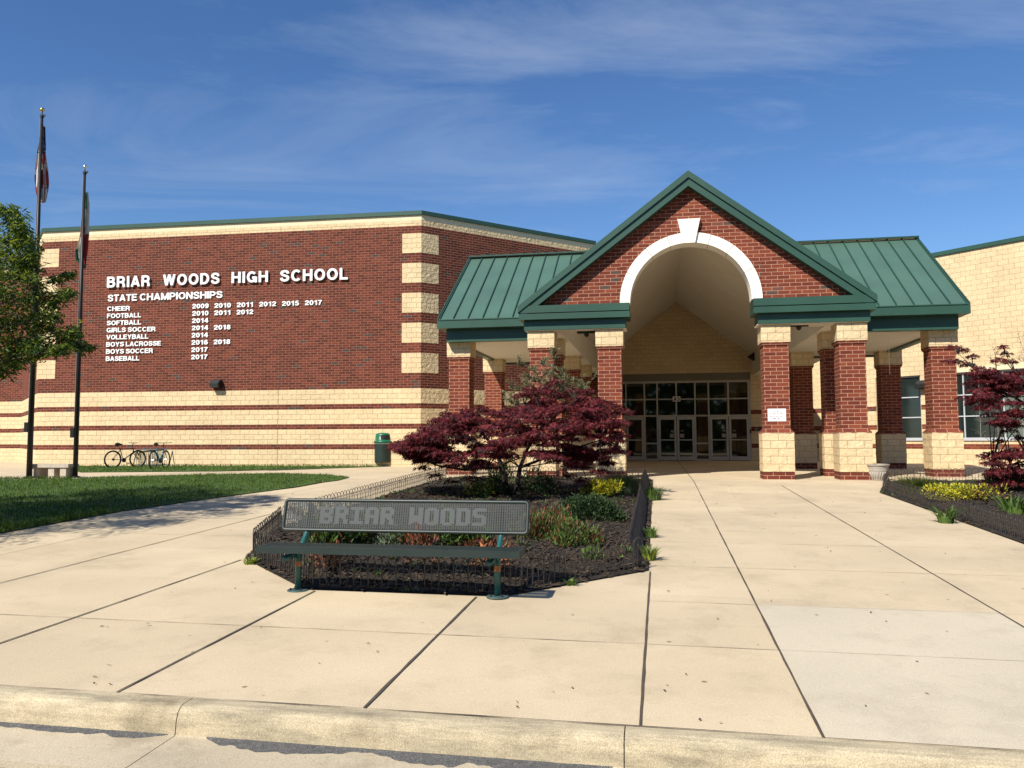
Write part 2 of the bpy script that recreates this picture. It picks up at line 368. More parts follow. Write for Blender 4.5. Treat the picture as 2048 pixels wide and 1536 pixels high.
def strip(mb, pts, wd, dz, jit=.25):
    for (a, b) in zip(pts[:-1], pts[1:]):
        a = Vector(a); b = Vector(b); L = (b-a).length; k = max(1, int(L/.22)); n = Vector((-(b-a).y, (b-a).x)).normalized()
        prev = None
        for i in range(k+1):
            p = a.lerp(b, i/k); h = wd*.5*(1+U(-jit, jit)); o = n*U(-.0015, .0015)
            cur = (Wg(*(p+n*h+o), dz), Wg(*(p-n*h+o), dz))
            if prev: mb.poly([prev[1], cur[1], cur[0], prev[0]])
            prev = cur
mb = MB()
for s, t0, t1, wd in ((-.04, -18.1, 18.0, .018), (-.98, -18.1, -13.72, .018), (1.94, -18.1, -2.6, .013), (-2.55, -18.1, -15.2, .018), (-4.135, -18.1, -15.2, .018), (-5.70, -18.1, -13.75, .017), (-7.45, -18.1, -2, .015), (-8.8, -18.1, -4, .007)):
    strip(mb, [(s, t0), (s, t1)], wd, .007)
strip(mb, [(-20, -18.11), (20, -18.11)], .008, .008, .9)
struct(mb.build('paving_joint', m_joint))
mb = MB()
for t, a, b in ((-16.50, -9, 8), (-15.09, -1, 8), (-13.34, -.98, 8), (-11.56, -.98, 3.6), (-9.8, -.98, 3.6), (-7.9, -.98, 3.6), (-6.0, -.98, 3.6), (-12.0, -10, -6.5), (-10.2, -10, -6.5), (-7.2, -9.9, -6.6), (-4.4, -9.3, -6.6), (-1.6, -9.3, -6.6)):
    strip(mb, [(a, t), (b, t)], .007, .0045, .7)
for s in (-3.0, 3.0): strip(mb, [(s, -.2), (s, 17.5)], .008, .0045)
struct(mb.build('tooled_joint', m_tool))
# kerb and gutter
prof = [(-18.105, .002), (-18.20, 0.0), (-18.235, -.010), (-18.262, -.034), (-18.276, -.075), (-18.285, -.15), (-18.30, -.156), (-18.75, -.168), (-18.75, -.3)]
mb = MB(); jl = [-14.0, -9.5, -5.9, -3.62, -1.06, 2.1, 5.2, 9, 14]
ed = [-40] + jl + [40]
for a, b in zip(ed[:-1], ed[1:]):
    k = max(1, int((b-a)/.25)); a2, b2 = a+.003, b-.003
    for i in range(k):
        s0, s1 = a2+(b2-a2)*i/k, a2+(b2-a2)*(i+1)/k
        for (t0, z0), (t1, z1) in zip(prof[:-1], prof[1:]):
            P = []
            for s, t, z in ((s0, t0, z0), (s0, t1, z1), (s1, t1, z1), (s1, t0, z0)):
                nz = noise.noise(Vector((s*3, t*20, z*20)))*.004
                q = Wg(s, -18.1, z+nz); q2 = W(s, t); q.x, q.y = q2.x, q2.y; P.append(q)
            mb.poly([tuple(p) for p in P], 1 if t1 < -18.29 else 0, [(s0, t0+z0), (s0, t1+z1), (s1, t1+z1), (s1, t0+z0)])
    for s in (a2, b2):
        P = []
        for t, z in prof+[(-18.105, -.3)]:
            q = Wg(s, -18.1, z); q2 = W(s, t); q.x, q.y = q2.x, q2.y; P.append(tuple(q))
        mb.poly(P, 0)
struct(mb.build('kerb', [m_kerb, m_gutter]))
# crumbled asphalt lying in the gutter
mb = MB(); 
def patch(s0, s1, wmax, seed):
    k = int((s1-s0)/.03); prev = None
    for i in range(k+1):
        s = s0+(s1-s0)*i/k; e = min(1, min(i, k-i)/6)
        wd = (wmax*(.55+.9*noise.noise(Vector((s*2.2, seed, 0)))+.35*noise.noise(Vector((s*11, seed, 3)))))*e
        wd = max(.006*e, wd)
        z = Wg(s, -18.1).z
        p, q = W(s, -18.292+.006*noise.noise(Vector((s*9, 5, seed)))), W(s, -18.292-wd)
        p.z = z-.146; q.z = z-.157
        if prev: mb.poly([tuple(prev[0]), tuple(prev[1]), tuple(q), tuple(p)])
        prev = (p, q)
patch(-8, -3.66, .09, 1); patch(-3.42, -1.12, .17, 2); patch(-.98, 1.0, .06, 3)
struct(mb.build('asphalt_crumbs', M('crumbled_asphalt', (.115, .115, .115), .95, .25, 30, bump=.8, bscale=160, fine=.6, fscale=140)))

# lawns
LAWN = [(-10.22, -17.9), (-10.25, -9.6), (-9.95, -7.7), (-9.3, -4.6), (-9.25, -2.2), (-9.6, -.5), (-11.0, 1.1), (-12.9, 1.85), (-15, .65), (-17, -1.2), (-17.2, -2.75), (-24, -4.6), (-45, -8), (-45, -17.9)]
STRIP = [(-20.2, 2.0), (-16, 3.25), (-14.3, 4.75), (-11.5, 8.5), (-26.3, 8.05)]
lawn, inL = grid_sheet('lawn', LAWN, m_lawn, .018, step=1.2); struct(lawn)
verge, inS = grid_sheet('lawn', STRIP, m_lawn, .018, step=1.0); struct(verge)
pad, _ = grid_sheet('flagpole_pad', [(-24, -4.5), (-17.1, -2.7), (-16.9, -1.15), (-18, -.7), (-26, -2.3)], m_conc2, .022, step=1.5); struct(pad)
m_gr = [M('grass_blade_a', (.078, .140, .017), .8, .2, 3, trans=.25), M('grass_blade_b', (.112, .172, .028), .8, .2, 3, trans=.25), M('grass_blade_c', (.042, .088, .011), .8, .2, 3, trans=.25), M('grass_blade_dry', (.20, .19, .06), .85, .2, 3, trans=.2)]
mb = MB()
def blade(mb, p, h, wd, mi, lean=.5):
    a = U(0, 6.283); d = Vector((math.cos(a), math.sin(a), 0)); l = U(0, lean)*h; sd = Vector((-d.y, d.x, 0))*wd*.5
    b = len(mb.v); mb.v.extend([tuple(p-sd), tuple(p+sd), tuple(p+d*l*.4+sd*.7+Vector((0, 0, h*.6))), tuple(p+d*l+Vector((0, 0, h))), tuple(p+d*l*.4-sd*.7+Vector((0, 0, h*.6)))])
    mb.f.append((b, b+1, b+2, b+3, b+4)); mb.mi.append(mi); mb.uv.append([(0, 0)]*5)
cnt = 0
while cnt < 62000:
    s, t = U(-21, -9.2), U(-17.8, 1.8)
    if R() > .35 + .65*(1-(t+17.8)/19.6): continue
    if not inL(s, t): continue
    q = noise.noise(Vector((s*.8, t*.8, 0)))
    blade(mb, Wg(s, t, .015), U(.03, .065)*(1+.3*q), U(.010, .018), random.choices((0, 1, 2, 3), (4, max(.2, 2.2+3*q), 3, max(.02, .25-1.6*q)))[0], .8); cnt += 1
for i in range(9000):
    s, t = U(-26, -11.4), U(2, 8.5)
    if inS(s, t): blade(mb, Wg(s, t, .015), U(.03, .08), U(.015, .025), random.choice((0, 0, 1, 2)), .8)
for i in range(2600):     # longer fringe along the lawn edges and walls
    f = R(); 
    if i % 3 == 0: s, t = -10.27+U(-.1, .03), -17.8+f*8
    elif i % 3 == 1: s, t = -26.3+f*14.6, 8.28-.02+f*.26
    else: s, t = -20+f*3, -3.3+f*.8+U(-.1, .1)
    blade(mb, Wg(s, t, .01), U(.05, .13), U(.01, .02), random.choice((0, 1, 2)), .9)
stuff(mb.build('grass', m_gr))

# ------------------------------------------------------------------ school building
bld = empty('school_building', (OX, OY, 0), -TH, 'large red brick and cream block school building wrapping round the green roofed entrance portico', 'building')
def wall_run(name, a, b, zones, holes=(), parent=bld, mats=None, uo=0.0):
    # masonry panel from plan point a to b, outside on the right-hand side of travel (toward -t for +s travel)
    A, B = Vector((a[0], a[1], 0)), Vector((b[0], b[1], 0)); L = (B-A).length; d = (B-A)/L
    mb = MB(); cuts = sorted({0.0, L, *[h[0] for h in holes], *[h[1] for h in holes]})
    for z0, z1, mi in zones:
        zc = sorted({z0, z1, *[z for h in holes for z in h[2:4] if z0 < z < z1]})
        for za, zb in zip(zc[:-1], zc[1:]):
            for u0, u1 in zip(cuts[:-1], cuts[1:]):
                if u1-u0 < 1e-6: continue
                if any(h[0]-1e-6 <= u0 and u1 <= h[1]+1e-6 and h[2]-1e-6 <= za and zb <= h[3]+1e-6 for h in holes): continue
                p, q = A+d*u0, A+d*u1
                mb.poly([(p.x, p.y, za), (q.x, q.y, za), (q.x, q.y, zb), (p.x, p.y, zb)], mi, [(u0+uo, za), (u1+uo, za), (u1+uo, zb), (u0+uo, zb)])
    n = Vector((d.y, -d.x, 0))      # outward
    for u0, u1, z0, z1 in holes:    # reveals
        p, q = A+d*u0, A+d*u1; r = -n*.25
        mb.poly([(p.x, p.y, z0), (p.x, p.y, z1), (p.x+r.x, p.y+r.y, z1), (p.x+r.x, p.y+r.y, z0)], 0)
        mb.poly([(q.x, q.y, z0), (q.x+r.x, q.y+r.y, z0), (q.x+r.x, q.y+r.y, z1), (q.x, q.y, z1)], 0)
        mb.poly([(p.x, p.y, z1), (q.x, q.y, z1), (q.x+r.x, q.y+r.y, z1), (p.x+r.x, p.y+r.y, z1)], 0)
        mb.poly([(p.x, p.y, z0), (p.x+r.x, p.y+r.y, z0), (q.x+r.x, q.y+r.y, z0), (q.x, q.y, z0)], 0)
    return mb.build(name, mats or [m_block, m_brick, m_cream, m_split], parent)
def facade_zones(split=False):
    b = 3 if split else 0
    return [(-.4, .692, b), (.692, .895, 1), (.895, 1.505, b), (1.505, 1.708, 1), (1.708, 2.317, b), (2.317, 2.52, 1), (2.52, 3.13, b), (3.13, 9.74, 1), (9.74, 9.97, b), (9.97, 10.18, 2)]
FL, FC = (-27.27, 8.19), (-10.25, 8.66)
FE = (-3.75, 15.16); FLL = (-33.6, 14.5)
wall_run('brick_wall', FL, FC, facade_zones())
_d = Vector((FC[0]-FL[0], FC[1]-FL[1], 0)).normalized()
mb = MB(); _p = Vector((*FL, 0))+_d*11.0
mb.box(_p.x-.006, _p.x+.006, _p.y-.003, _p.y+.002, .0, 9.9); mb.build('control_joint', m_joint, bld)
wall_run('brick_wall', FC, FE, facade_zones(True))
wall_run('brick_wall', FLL, FL, facade_zones())
wall_run('brick_wall', (-60, 14.6), FLL, facade_zones(), holes=[(23.2, 24.8, .1, 2.55)])
wall_run('brick_wall', FE, (-3.75, 18.06), [(-.4, 10.18, 1)])
# coping
def coping(a, b, z0, z1, out=.07, back=.4, ext=.0):
    A, B = Vector((a[0], a[1], 0)), Vector((b[0], b[1], 0)); d = (B-A).normalized(); n = Vector((d.y, -d.x, 0))
    A = A-d*ext; B = B+d*ext
    mb = MB(); P = [A+n*out, B+n*out, B-n*back, A-n*back]
    mb.prism([(p.x, p.y, z0) for p in P], (0, 0, z1-z0)); return mb.build('roof_coping', m_green, bld)
coping(FL, FC, 10.18, 10.345, ext=.03); coping(FC, FE, 10.184, 10.342, ext=.03); coping(FLL, FL, 10.184, 10.342, ext=.03); coping((-60, 14.6), FLL, 10.186, 10.34)
# flat roof slab
mb = MB(); mb.poly([(-60, 14.6, 10.1), (FLL[0], FLL[1], 10.1), (FL[0], FL[1], 10.1), (FC[0], FC[1], 10.1), (FE[0], FE[1], 10.1), (-3.75, 18.06, 10.1), (-3.75, 40, 10.1), (-60, 40, 10.1)]); mb.build('flat_roof', m_dark, bld)
# quoins: slabs wrapped round the corners, 4 mm proud
def quoin(corner, da, db, z0, la=.8, lb=.8):
    c = Vector((*corner, 0)); da = Vector((*da, 0)).normalized(); db = Vector((*db, 0)).normalized(); mb = MB()
    na = Vector((-da.y, da.x, 0)); na = na if na.dot(db) < 0 else -na
    nb_ = Vector((-db.y, db.x, 0)); nb_ = nb_ if nb_.dot(da) < 0 else -nb_
    e = .006; z1 = z0+.8128
    # corner point offset
    bis = (na+nb_); bis = bis/(1+na.dot(nb_)); cc = c+bis*e
    pa, pb = c+da*la+na*e, c+db*lb+nb_*e
    for p, q, u0, u1, mi in ((pa, cc, 0, la, 0), (cc, pb, la, la+lb, 1)):
        mb.poly([(p.x, p.y, z0), (q.x, q.y, z0), (q.x, q.y, z1), (p.x, p.y, z1)], mi, [(u0, z0), (u1, z0), (u1, z1), (u0, z1)])
    for pt in (pa, pb):
        o = c+da*la if pt is pa else c+db*lb
        mb.poly([(pt.x, pt.y, z0), (o.x, o.y, z0), (o.x, o.y, z1), (pt.x, pt.y, z1)], 0)
    for z in (z0, z1):
        mb.poly([(pa.x, pa.y, z), (cc.x, cc.y, z), (pb.x, pb.y, z), (c.x+db.x*lb, c.y+db.y*lb, z), (c.x, c.y, z), (c.x+da.x*la, c.y+da.y*la, z)], 0)
    return mb.build('quoin', [m_block, m_split], bld)
df = Vector((FC[0]-FL[0], FC[1]-FL[1])).normalized()
for k in range(5):
    quoin(FC, (-df.x, -df.y), (FE[0]-FC[0], FE[1]-FC[1]), 3.7396+1.2192*k)
    quoin(FL, (df.x, df.y), (FLL[0]-FL[0], FLL[1]-FL[1]), 3.7396+1.2192*k)
# side door far left
mb = MB(); mb.box(-36.85, -35.25, 14.72, 14.78, .1, 2.55); 
o = mb.build('side_door', m_wglass, bld)
mb = MB(); mb.box(-35.34, -35.2, 14.66, 14.74, .1, 2.55); mb.box(-36.85, -35.34, 14.66, 14.74, 2.42, 2.55); mb.build('frame', m_alumw, o)
mb = MB(); mb.box(-37.2, -34.95, 14.54, 14.60, 2.72, 2.95); mb.build('lintel', m_cream, bld)

# right wing: block wall on a diagonal with windows
RA, RB = (5.53, 18.07), (24.0, -.4)
KR = 23.6
def ru(s): return (s-RA[0])*math.sqrt(2)
zr = [(-.4, .61, 0), (.61, .813, 1), (.813, 1.423, 0), (1.423, 1.626, 1), (1.626, 2.236, 0), (2.236, 2.44, 1), (2.44, 8.54, 0)]
wins = [(8.45, 9.86), (10.62, 13.6), (15.0, 18.0)]
wall_run('block_wall', RA, RB, zr, holes=[(ru(a), ru(b), 1.0, 3.68) for a, b in wins], mats=[m_rblock, m_rbrick])
coping(RA, RB, 8.54, 8.70)
mb = MB(); mb.poly([(RA[0], RA[1], 8.5), (RB[0], RB[1], 8.5), (40, 0, 8.5), (40, 40, 8.5), (RA[0], 40, 8.5)][::1]); mb.build('flat_roof', m_dark, bld)
q2 = math.sqrt(.5)
def rw(u, n, z):   # point on the right wall: u along, n outward, z up
    return (RA[0]+u*q2-n*q2, RA[1]-u*q2-n*q2, z)
def rbox(mb, u0, u1, n0, n1, z0, z1, mi=0):
    P = [rw(u0, n1, z0), rw(u1, n1, z0), rw(u1, n0, z0), rw(u0, n0, z0)]
    mb.prism(P, (0, 0, z1-z0), mi)
for i, (a, b) in enumerate(wins):
    u0, u1 = ru(a), ru(b); mb = MB()
    rbox(mb, u0, u1, -.14, -.08, 3.61, 3.68); rbox(mb, u0, u1, -.14, -.08, 1.0, 1.07)
    vs = [u0, u1-.06]
    if i: vs += [u0+.60, ru(a)+2.1, u0+3.2]
    for v in vs: rbox(mb, v, v+.045, -.139, -.079, 1.07, 3.61)
    for z in (1.90, 2.75): rbox(mb, u0+.06, u1-.06, -.137, -.082, z, z+.045)
    fr = mb.build('window', m_alumw, bld)
    mb = MB()
    if i == 0: rbox(mb, u0+.01, u1-.01, -.13, -.12, 1.02, 3.66, 0)
    else:
        rbox(mb, u0+.01, u0+2.1, -.13, -.12, 1.02, 3.66, 0); rbox(mb, u0+2.1, u1-.01, -.13, -.12, 1.02, 3.66, 1)
    mb.build('pane', [m_wglass, m_blind], fr)
    mb = MB(); rbox(mb, u0-.03, u1+.03, -.08, .05, .95, 1.0); mb.build('sill', m_alumw, fr)
    if i:
        mb = MB(); rbox(mb, u0-.2, u1+.2, -.05, .012, 3.68, 3.88); mb.build('lintel', m_cream, fr)
    for v in ([u0+.55] if i == 0 else [u0+1.2, u0+2.75]):
        mb = MB(); rbox(mb, v, v+.012, -.119, -.112, 1.07, 3.61); mb.build('blind_cord', m_alum, fr)

# entrance wall with the glazed doors
dz = [(-.4, .61, 0), (.61, .813, 1), (.813, 1.423, 0), (1.423, 1.626, 1), (1.626, 2.236, 0), (2.236, 2.44, 1), (2.44, 8.5, 0)]
wall_run('block_wall', (-3.75, 18.06), (5.55, 18.06), dz, holes=[(.30, 7.22, -.4, 4.27)], mats=[m_rblock, m_rbrick])
mb = MB(); mb.box(-3.47, 3.49, 18.12, 18.30, 3.90, 4.28); mb.build('door_header', M('taupe_metal_panel', (.16, .145, .12), .5, .05), bld)
mul = [-3.42, -2.51, -1.6, -.98, -.055, .84, 1.486, 2.42, 3.37]
TD = 18.14
mb = MB()
mb.box(-3.47, 3.47, TD-.05, TD+.06, 3.80, 3.90)
for x in mul: mb.box(x-.035, x+.035, TD-.045, TD+.055, 2.22, 3.80)
mb.box(3.37, 3.47, TD-.048, TD+.058, .0, 3.80); mb.box(-3.47, -3.37, TD-.048, TD+.058, .0, 3.80)
for z in (2.97, 2.15): mb.box(-3.37, 3.37, TD-.04, TD+.05, z, z+.06 if z > 2.5 else z+.07)
for x in (-1.6, -.98, .84, 1.486): mb.box(x-.04, x+.04, TD-.046, TD+.056, 0, 2.15)
for a, b in ((-1.56, -1.02), (.88, 1.446)): mb.box(a, b, TD-.03, TD+.04, .80, .87); mb.box(a, b, TD-.03, TD+.04, 0, .09)
ef = mb.build('entrance_frame', m_alum, bld)
mb = MB(); mb.box(-3.4, 3.4, TD+.005, TD+.015, .0, 3.82); mb.build('pane', m_glass, ef)
doors = [(-3.37, -2.515), (-2.505, -1.64), (-.94, -.06), (-.05, .80), (1.526, 2.415), (2.425, 3.37)]
m_dim = M('dim_paper', (.30, .29, .26), .8, 0)
m_steel = M('satin_steel', (.45, .44, .42), .3, 0, metal=.8)
for i, (a, b) in enumerate(doors):
    mb = MB(); y0, y1 = TD-.075, TD-.01
    mb.box(a+.01, a+.11, y0, y1, .02, 2.14); mb.box(b-.11, b-.01, y0, y1, .02, 2.14)
    mb.box(a+.11, b-.11, y0+.001, y1-.001, .02, .20); mb.box(a+.11, b-.11, y0+.001, y1-.001, 2.0, 2.14)
    d = mb.build('door', m_alum, bld)
    mb = MB(); mb.box(a+.11, b-.11, TD-.05, TD-.04, .2, 2.0); mb.build('pane', m_glass, d)
    mb = MB(); mb.box(a+.11, b-.11, TD-.062, TD-.052, .98, 1.03); mb.build('push_bar', m_steel, d)
    hx = b-.06 if i % 2 == 0 else a+.06
    mb = MB(); mb.tube([(hx, y0-.002, .78), (hx, y0-.06, .80), (hx, y0-.06, 1.12), (hx, y0-.002, 1.14)], .013, 6); mb.build('handle', m_steel, d)
    if i > 1:
        px_ = b-.33 if i % 2 == 0 else a+.14
        mb = MB(); mb.box(px_, px_+.2, TD-.056, TD-.0525, 1.12, 1.30); mb.build('notice', m_dim, d); mb = MB(); mb.box(px_+.05, px_+.17, TD-.056, TD-.0525, 1.42, 1.47); mb.build('sticker', m_dim, d)
mb = MB(); mb.box(3.40, 3.46, TD-.065, TD-.05, 1.30, 1.50); mb.build('card_reader', m_black, bld)

# fire hose connection beside the doors
t_ = empty('fire_hose_connection', W(3.72, 18.0, 1.5), -TH, 'small brass fire hose connection with blue caps on the wall beside the doors', 'hose connection')
mb = MB(); mb.tube([(0, .06, .04), (0, -.08, .04)], .045, 10); mb.tube([(-.06, -.02, 0), (-.06, -.16, 0)], .05, 10); mb.build('pipe_body', M('aged_brass', (.35, .25, .10), .35, .1, metal=.8), t_)
mb = MB(); mb.lathe([(0.001, -.06), (.07, -.05), (.07, .05), (0.001, .06)], 12, 0, (.10, -.10, -.02)); mb.build('cap', M('blue_cap', (.03, .06, .20), .4, .1), t_)

# ------------------------------------------------------------------ portico
por = empty('entrance_portico', (OX, OY, 0), -TH, 'gabled entrance portico with green metal roofs, white stone arch and brick columns', 'portico')
def rough_box(mb, hw, z0, z1, seg=.05, amp=.011, mi=0, taper=0.0, cx=0.0):
    nz = max(1, int((z1-z0)/seg)); nx = max(1, int(2*hw/seg))
    def dsp(p):
        v = Vector(p); n = noise.noise_vector(v*6.5+Vector((cx*3.7, cx, 0)))*amp*.9 + noise.noise_vector(v*17+Vector((cx, cx*2, 5)))*amp*.55
        row = (p[2]-z0)/.2032; fr = row-math.floor(row+1e-6)
        if z0 < p[2]-1e-4 and p[2] < z1-1e-4 and (fr < .06 or fr > .94): n = n*.2
        if p[2] <= z0+1e-4 or p[2] >= z1-1e-4: n.z = 0
        return (p[0]+n.x, p[1]+n.y, p[2]+n.z*.3)
    for side in range(4):
        ca, sa = [(1, 0), (0, 1), (-1, 0), (0, -1)][side]
        for i in range(nx):
            for j in range(nz):
                P = []; UVs = []
                for a, b in ((i, j), (i+1, j), (i+1, j+1), (i, j+1)):
                    u = -hw+2*hw*a/nx; z = z0+(z1-z0)*b/nz; x, y = u, -hw
                    P.append(dsp((x*ca-y*sa, x*sa+y*ca, z))); UVs.append((u+side*.8128, z))
                mb.poly(P, mi, UVs)
    mb.poly([(-hw, -hw, z1), (hw, -hw, z1), (hw, hw, z1), (-hw, hw, z1)], mi); mb.poly([(-hw, -hw, z0), (-hw, hw, z0), (hw, hw, z0), (hw, -hw, z0)], mi)
def sqring(mb, prof, mi=0):
    for (h0, z0), (h1, z1) in zip(prof[:-1], prof[1:]):
        for ca, sa in ((1, 0), (0, 1), (-1, 0), (0, -1)):
            P = []; UVs = []
            for u, y, z in ((-h0, -h0, z0), (h0, -h0, z0), (h1, -h1, z1), (-h1, -h1, z1)):
                P.append((u*ca-y*sa, u*sa+y*ca, z)); UVs.append((u, z))
            mb.poly(P, mi, UVs)
def column(s, t):
    mb = MB(); H = .325
    sqring(mb, [(H, 1.30), (H, 3.515), (.345, 3.53), (.375, 3.60), (.375, 3.615), (.30, 3.615)]) 
    sqring(mb, [(.405, 1.205), (.405, 1.235), (.33, 1.315), (.32, 1.315)])
    sh = mb.build('brick_column', m_cbrick, por, loc=(s, t, 0))
    mb = MB(); sqring(mb, [(.392, -.1), (.392, .205), (.3, .205)]); mb.build('brick_plinth', m_cbrick, sh)
    mb = MB(); rough_box(mb, .402, .2032, 1.2192, cx=s+t*.37); mb.build('block_base', m_cblock, sh)
    mb = MB(); rough_box(mb, .375, 3.615, 4.2246, amp=.010, cx=s*1.3+t); mb.build('block_cap', m_cblock, sh)
for s, t in ((-2.19, 0), (2.19, 0), (-4.08, 0), (4.10, 0), (-6.93, 1.98), (6.93, 1.98), (-4.08, 1.98), (4.10, 1.98), (-7.05, 7.75), (7.1, 7.9), (-4.1, 7.3), (4.12, 7.65), (-4.0, 11.0), (4.0, 11.2)): column(s, t)

SLP = .757
AC, R0_, R1_ = 4.78, 1.61, 1.89
# gable wall
mb = MB()
def gz(s): return 8.02-SLP*abs(s)
for sg in (-1, 1):
    arc = [(sg*R1_*math.cos(a), AC+R1_*math.sin(a)) for a in [math.pi/2*i/16 for i in range(17)]]
    for yy, rev in ((-.30, sg > 0), (.12, sg < 0)):
        P = [(sg*R1_, 4.40), (sg*4.5, 4.40), (sg*4.5, gz(4.5)), (0, gz(0))]
        # strip fill between the arc and the outline
        for (x0, z0), (x1, z1) in zip(arc[:-1], arc[1:]):
            q = [(x0, yy, z0), (x0, yy, gz(x0)), (x1, yy, gz(x1)), (x1, yy, z1)]
            mb.poly(q if sg < 0 else q[::-1], 0 if yy < 0 else 1)
        q = [(sg*R1_, yy, 4.40), (sg*4.5, yy, 4.40), (sg*4.5, yy, gz(4.5)), (sg*R1_, yy, gz(R1_))]
        mb.poly(q if sg > 0 else q[::-1], 0 if yy < 0 else 1)
mb.build('gable_wall', [m_gbrick, m_stucco], por)
# arch stones
mb = MB(); a0, a1 = .10, math.pi-.10; keyh = .095
segs = []
half = [math.radians(x) for x in (0, 27, 52, 72, 85.3)]
for k in range(4): segs.append((half[k], half[k+1])); segs.append((math.pi-half[k+1], math.pi-half[k]))
for a, b in segs:
    g = .0035; a += g; b -= g; n = 6
    for i in range(n):
        t0, t1 = a+(b-a)*i/n, a+(b-a)*(i+1)/n
        for y0, y1 in ((-.36, .20),):
            P = lambda r, t, y: (r*math.cos(t), y, AC+r*math.sin(t))
            mb.poly([P(R0_, t0, y0), P(R1_, t0, y0), P(R1_, t1, y0), P(R0_, t1, y0)])
            mb.poly([P(R0_, t0, y0), P(R0_, t1, y0), P(R0_, t1, y1), P(R0_, t0, y1)])
            mb.poly([P(R1_, t0, y0), P(R1_, t0, y1), P(R1_, t1, y1), P(R1_, t1, y0)])
            mb.poly([P(R0_, t0, y1), P(R0_, t1, y1), P(R1_, t1, y1), P(R1_, t0, y1)])
    for t in (a, b):
        mb.poly([P(R0_, t, -.36), P(R1_, t, -.36), P(R1_, t, .2), P(R0_, t, .2)])
ar = mb.build('arch_surround', m_white, por)
mb = MB(); mb.prism([(-.155, -.43, 6.37), (.155, -.43, 6.37), (.30, -.43, 7.03), (-.30, -.43, 7.03)], (0, .55, 0)); mb.build('keystone', m_white, ar)
mb = MB(); n = 40   # dark joint backing inside the arch ring
for i in range(n):
    t0, t1 = math.pi*i/n, math.pi*(i+1)/n
    mb.poly([P(R0_+.02, t0, -.345), P(R1_, t0, -.345), P(R1_, t1, -.345), P(R0_+.02, t1, -.345)])
    mb.poly([P(R0_+.01, t0, -.33), P(R0_+.01, t1, -.33), P(R0_+.01, t1, .19), P(R0_+.01, t0, .19)])
mb.build('arch_mortar', m_joint, ar)
mb = MB()           # plaster lining behind the arch
for i in range(n):
    t0, t1 = math.pi*i/n, math.pi*(i+1)/n
    mb.poly([P(1.66, t0, .2), P(1.66, t1, .2), P(1.66, t1, .42), P(1.66, t0, .42)])
    mb.poly([P(1.66, t0, .2), P(1.9, t0, .2), P(1.9, t1, .2), P(1.66, t1, .2)])
mb.build('arch_lining', m_stucco, ar)
# rake boards
def rake(y0, y1, o0, o1, s1, mi=0):
    mb = MB()
    for sg in (-1, 1):
        P = [(0, y0, 8.307-o0), (0, y0, 8.307-o1), (sg*s1, y0, 8.307-o1-SLP*s1), (sg*s1, y0, 8.307-o0-SLP*s1)]
        mb.prism(P, (0, y1-y0, 0))
    return mb.build('rake_board', m_green, por)
rake(-.62, -.20, 0.0, .185, 4.69); rake(-.57, -.21, .191, .41, 4.60)
# eave returns left and right of the arch, and along the gable sides
for sg in (-1, 1):
    mb = MB()
    def sb(mb, s0, s1, *a):
        mb.box(min(sg*s0, sg*s1), max(sg*s0, sg*s1), *a)
    sb(mb, 1.625, 4.64, -.585, .30, 4.565, 4.765)
    sb(mb, 1.615, 4.66, -.62, .32, 4.372, 4.535)
    sb(mb, 1.74, 4.54, -.46, .30, 4.098, 4.366)
    sb(mb, 4.30, 4.70, .32, 1.30, 4.374, 4.70)
    mb.build('eave_return', m_green, por)
    mb = MB(); sb(mb, 1.72, 4.52, -.43, .28, 4.085, 4.097); mb.build('soffit_board', m_stucco, por)
# main gable roof
mb = MB(); th = .11
for sg in (-1, 1):
    P = [(0, -.60, 8.30), (sg*4.68, -.60, 8.30-SLP*4.68), (sg*4.68, 18.0, 8.30-SLP*4.68), (0, 18.0, 8.30)]
    mb.prism(P if sg > 0 else P[::-1], (0, 0, -th))
    for k in range(40):
        y = -.2+k*.46
        if y < 17.9: mb.prism([(0, y, 8.30), (0, y+.025, 8.30), (sg*4.68, y+.025, 8.30-SLP*4.68), (sg*4.68, y, 8.30-SLP*4.68)], (0, 0, .045), 1)
mb.build('gable_roof', [m_groof, m_seam], por)
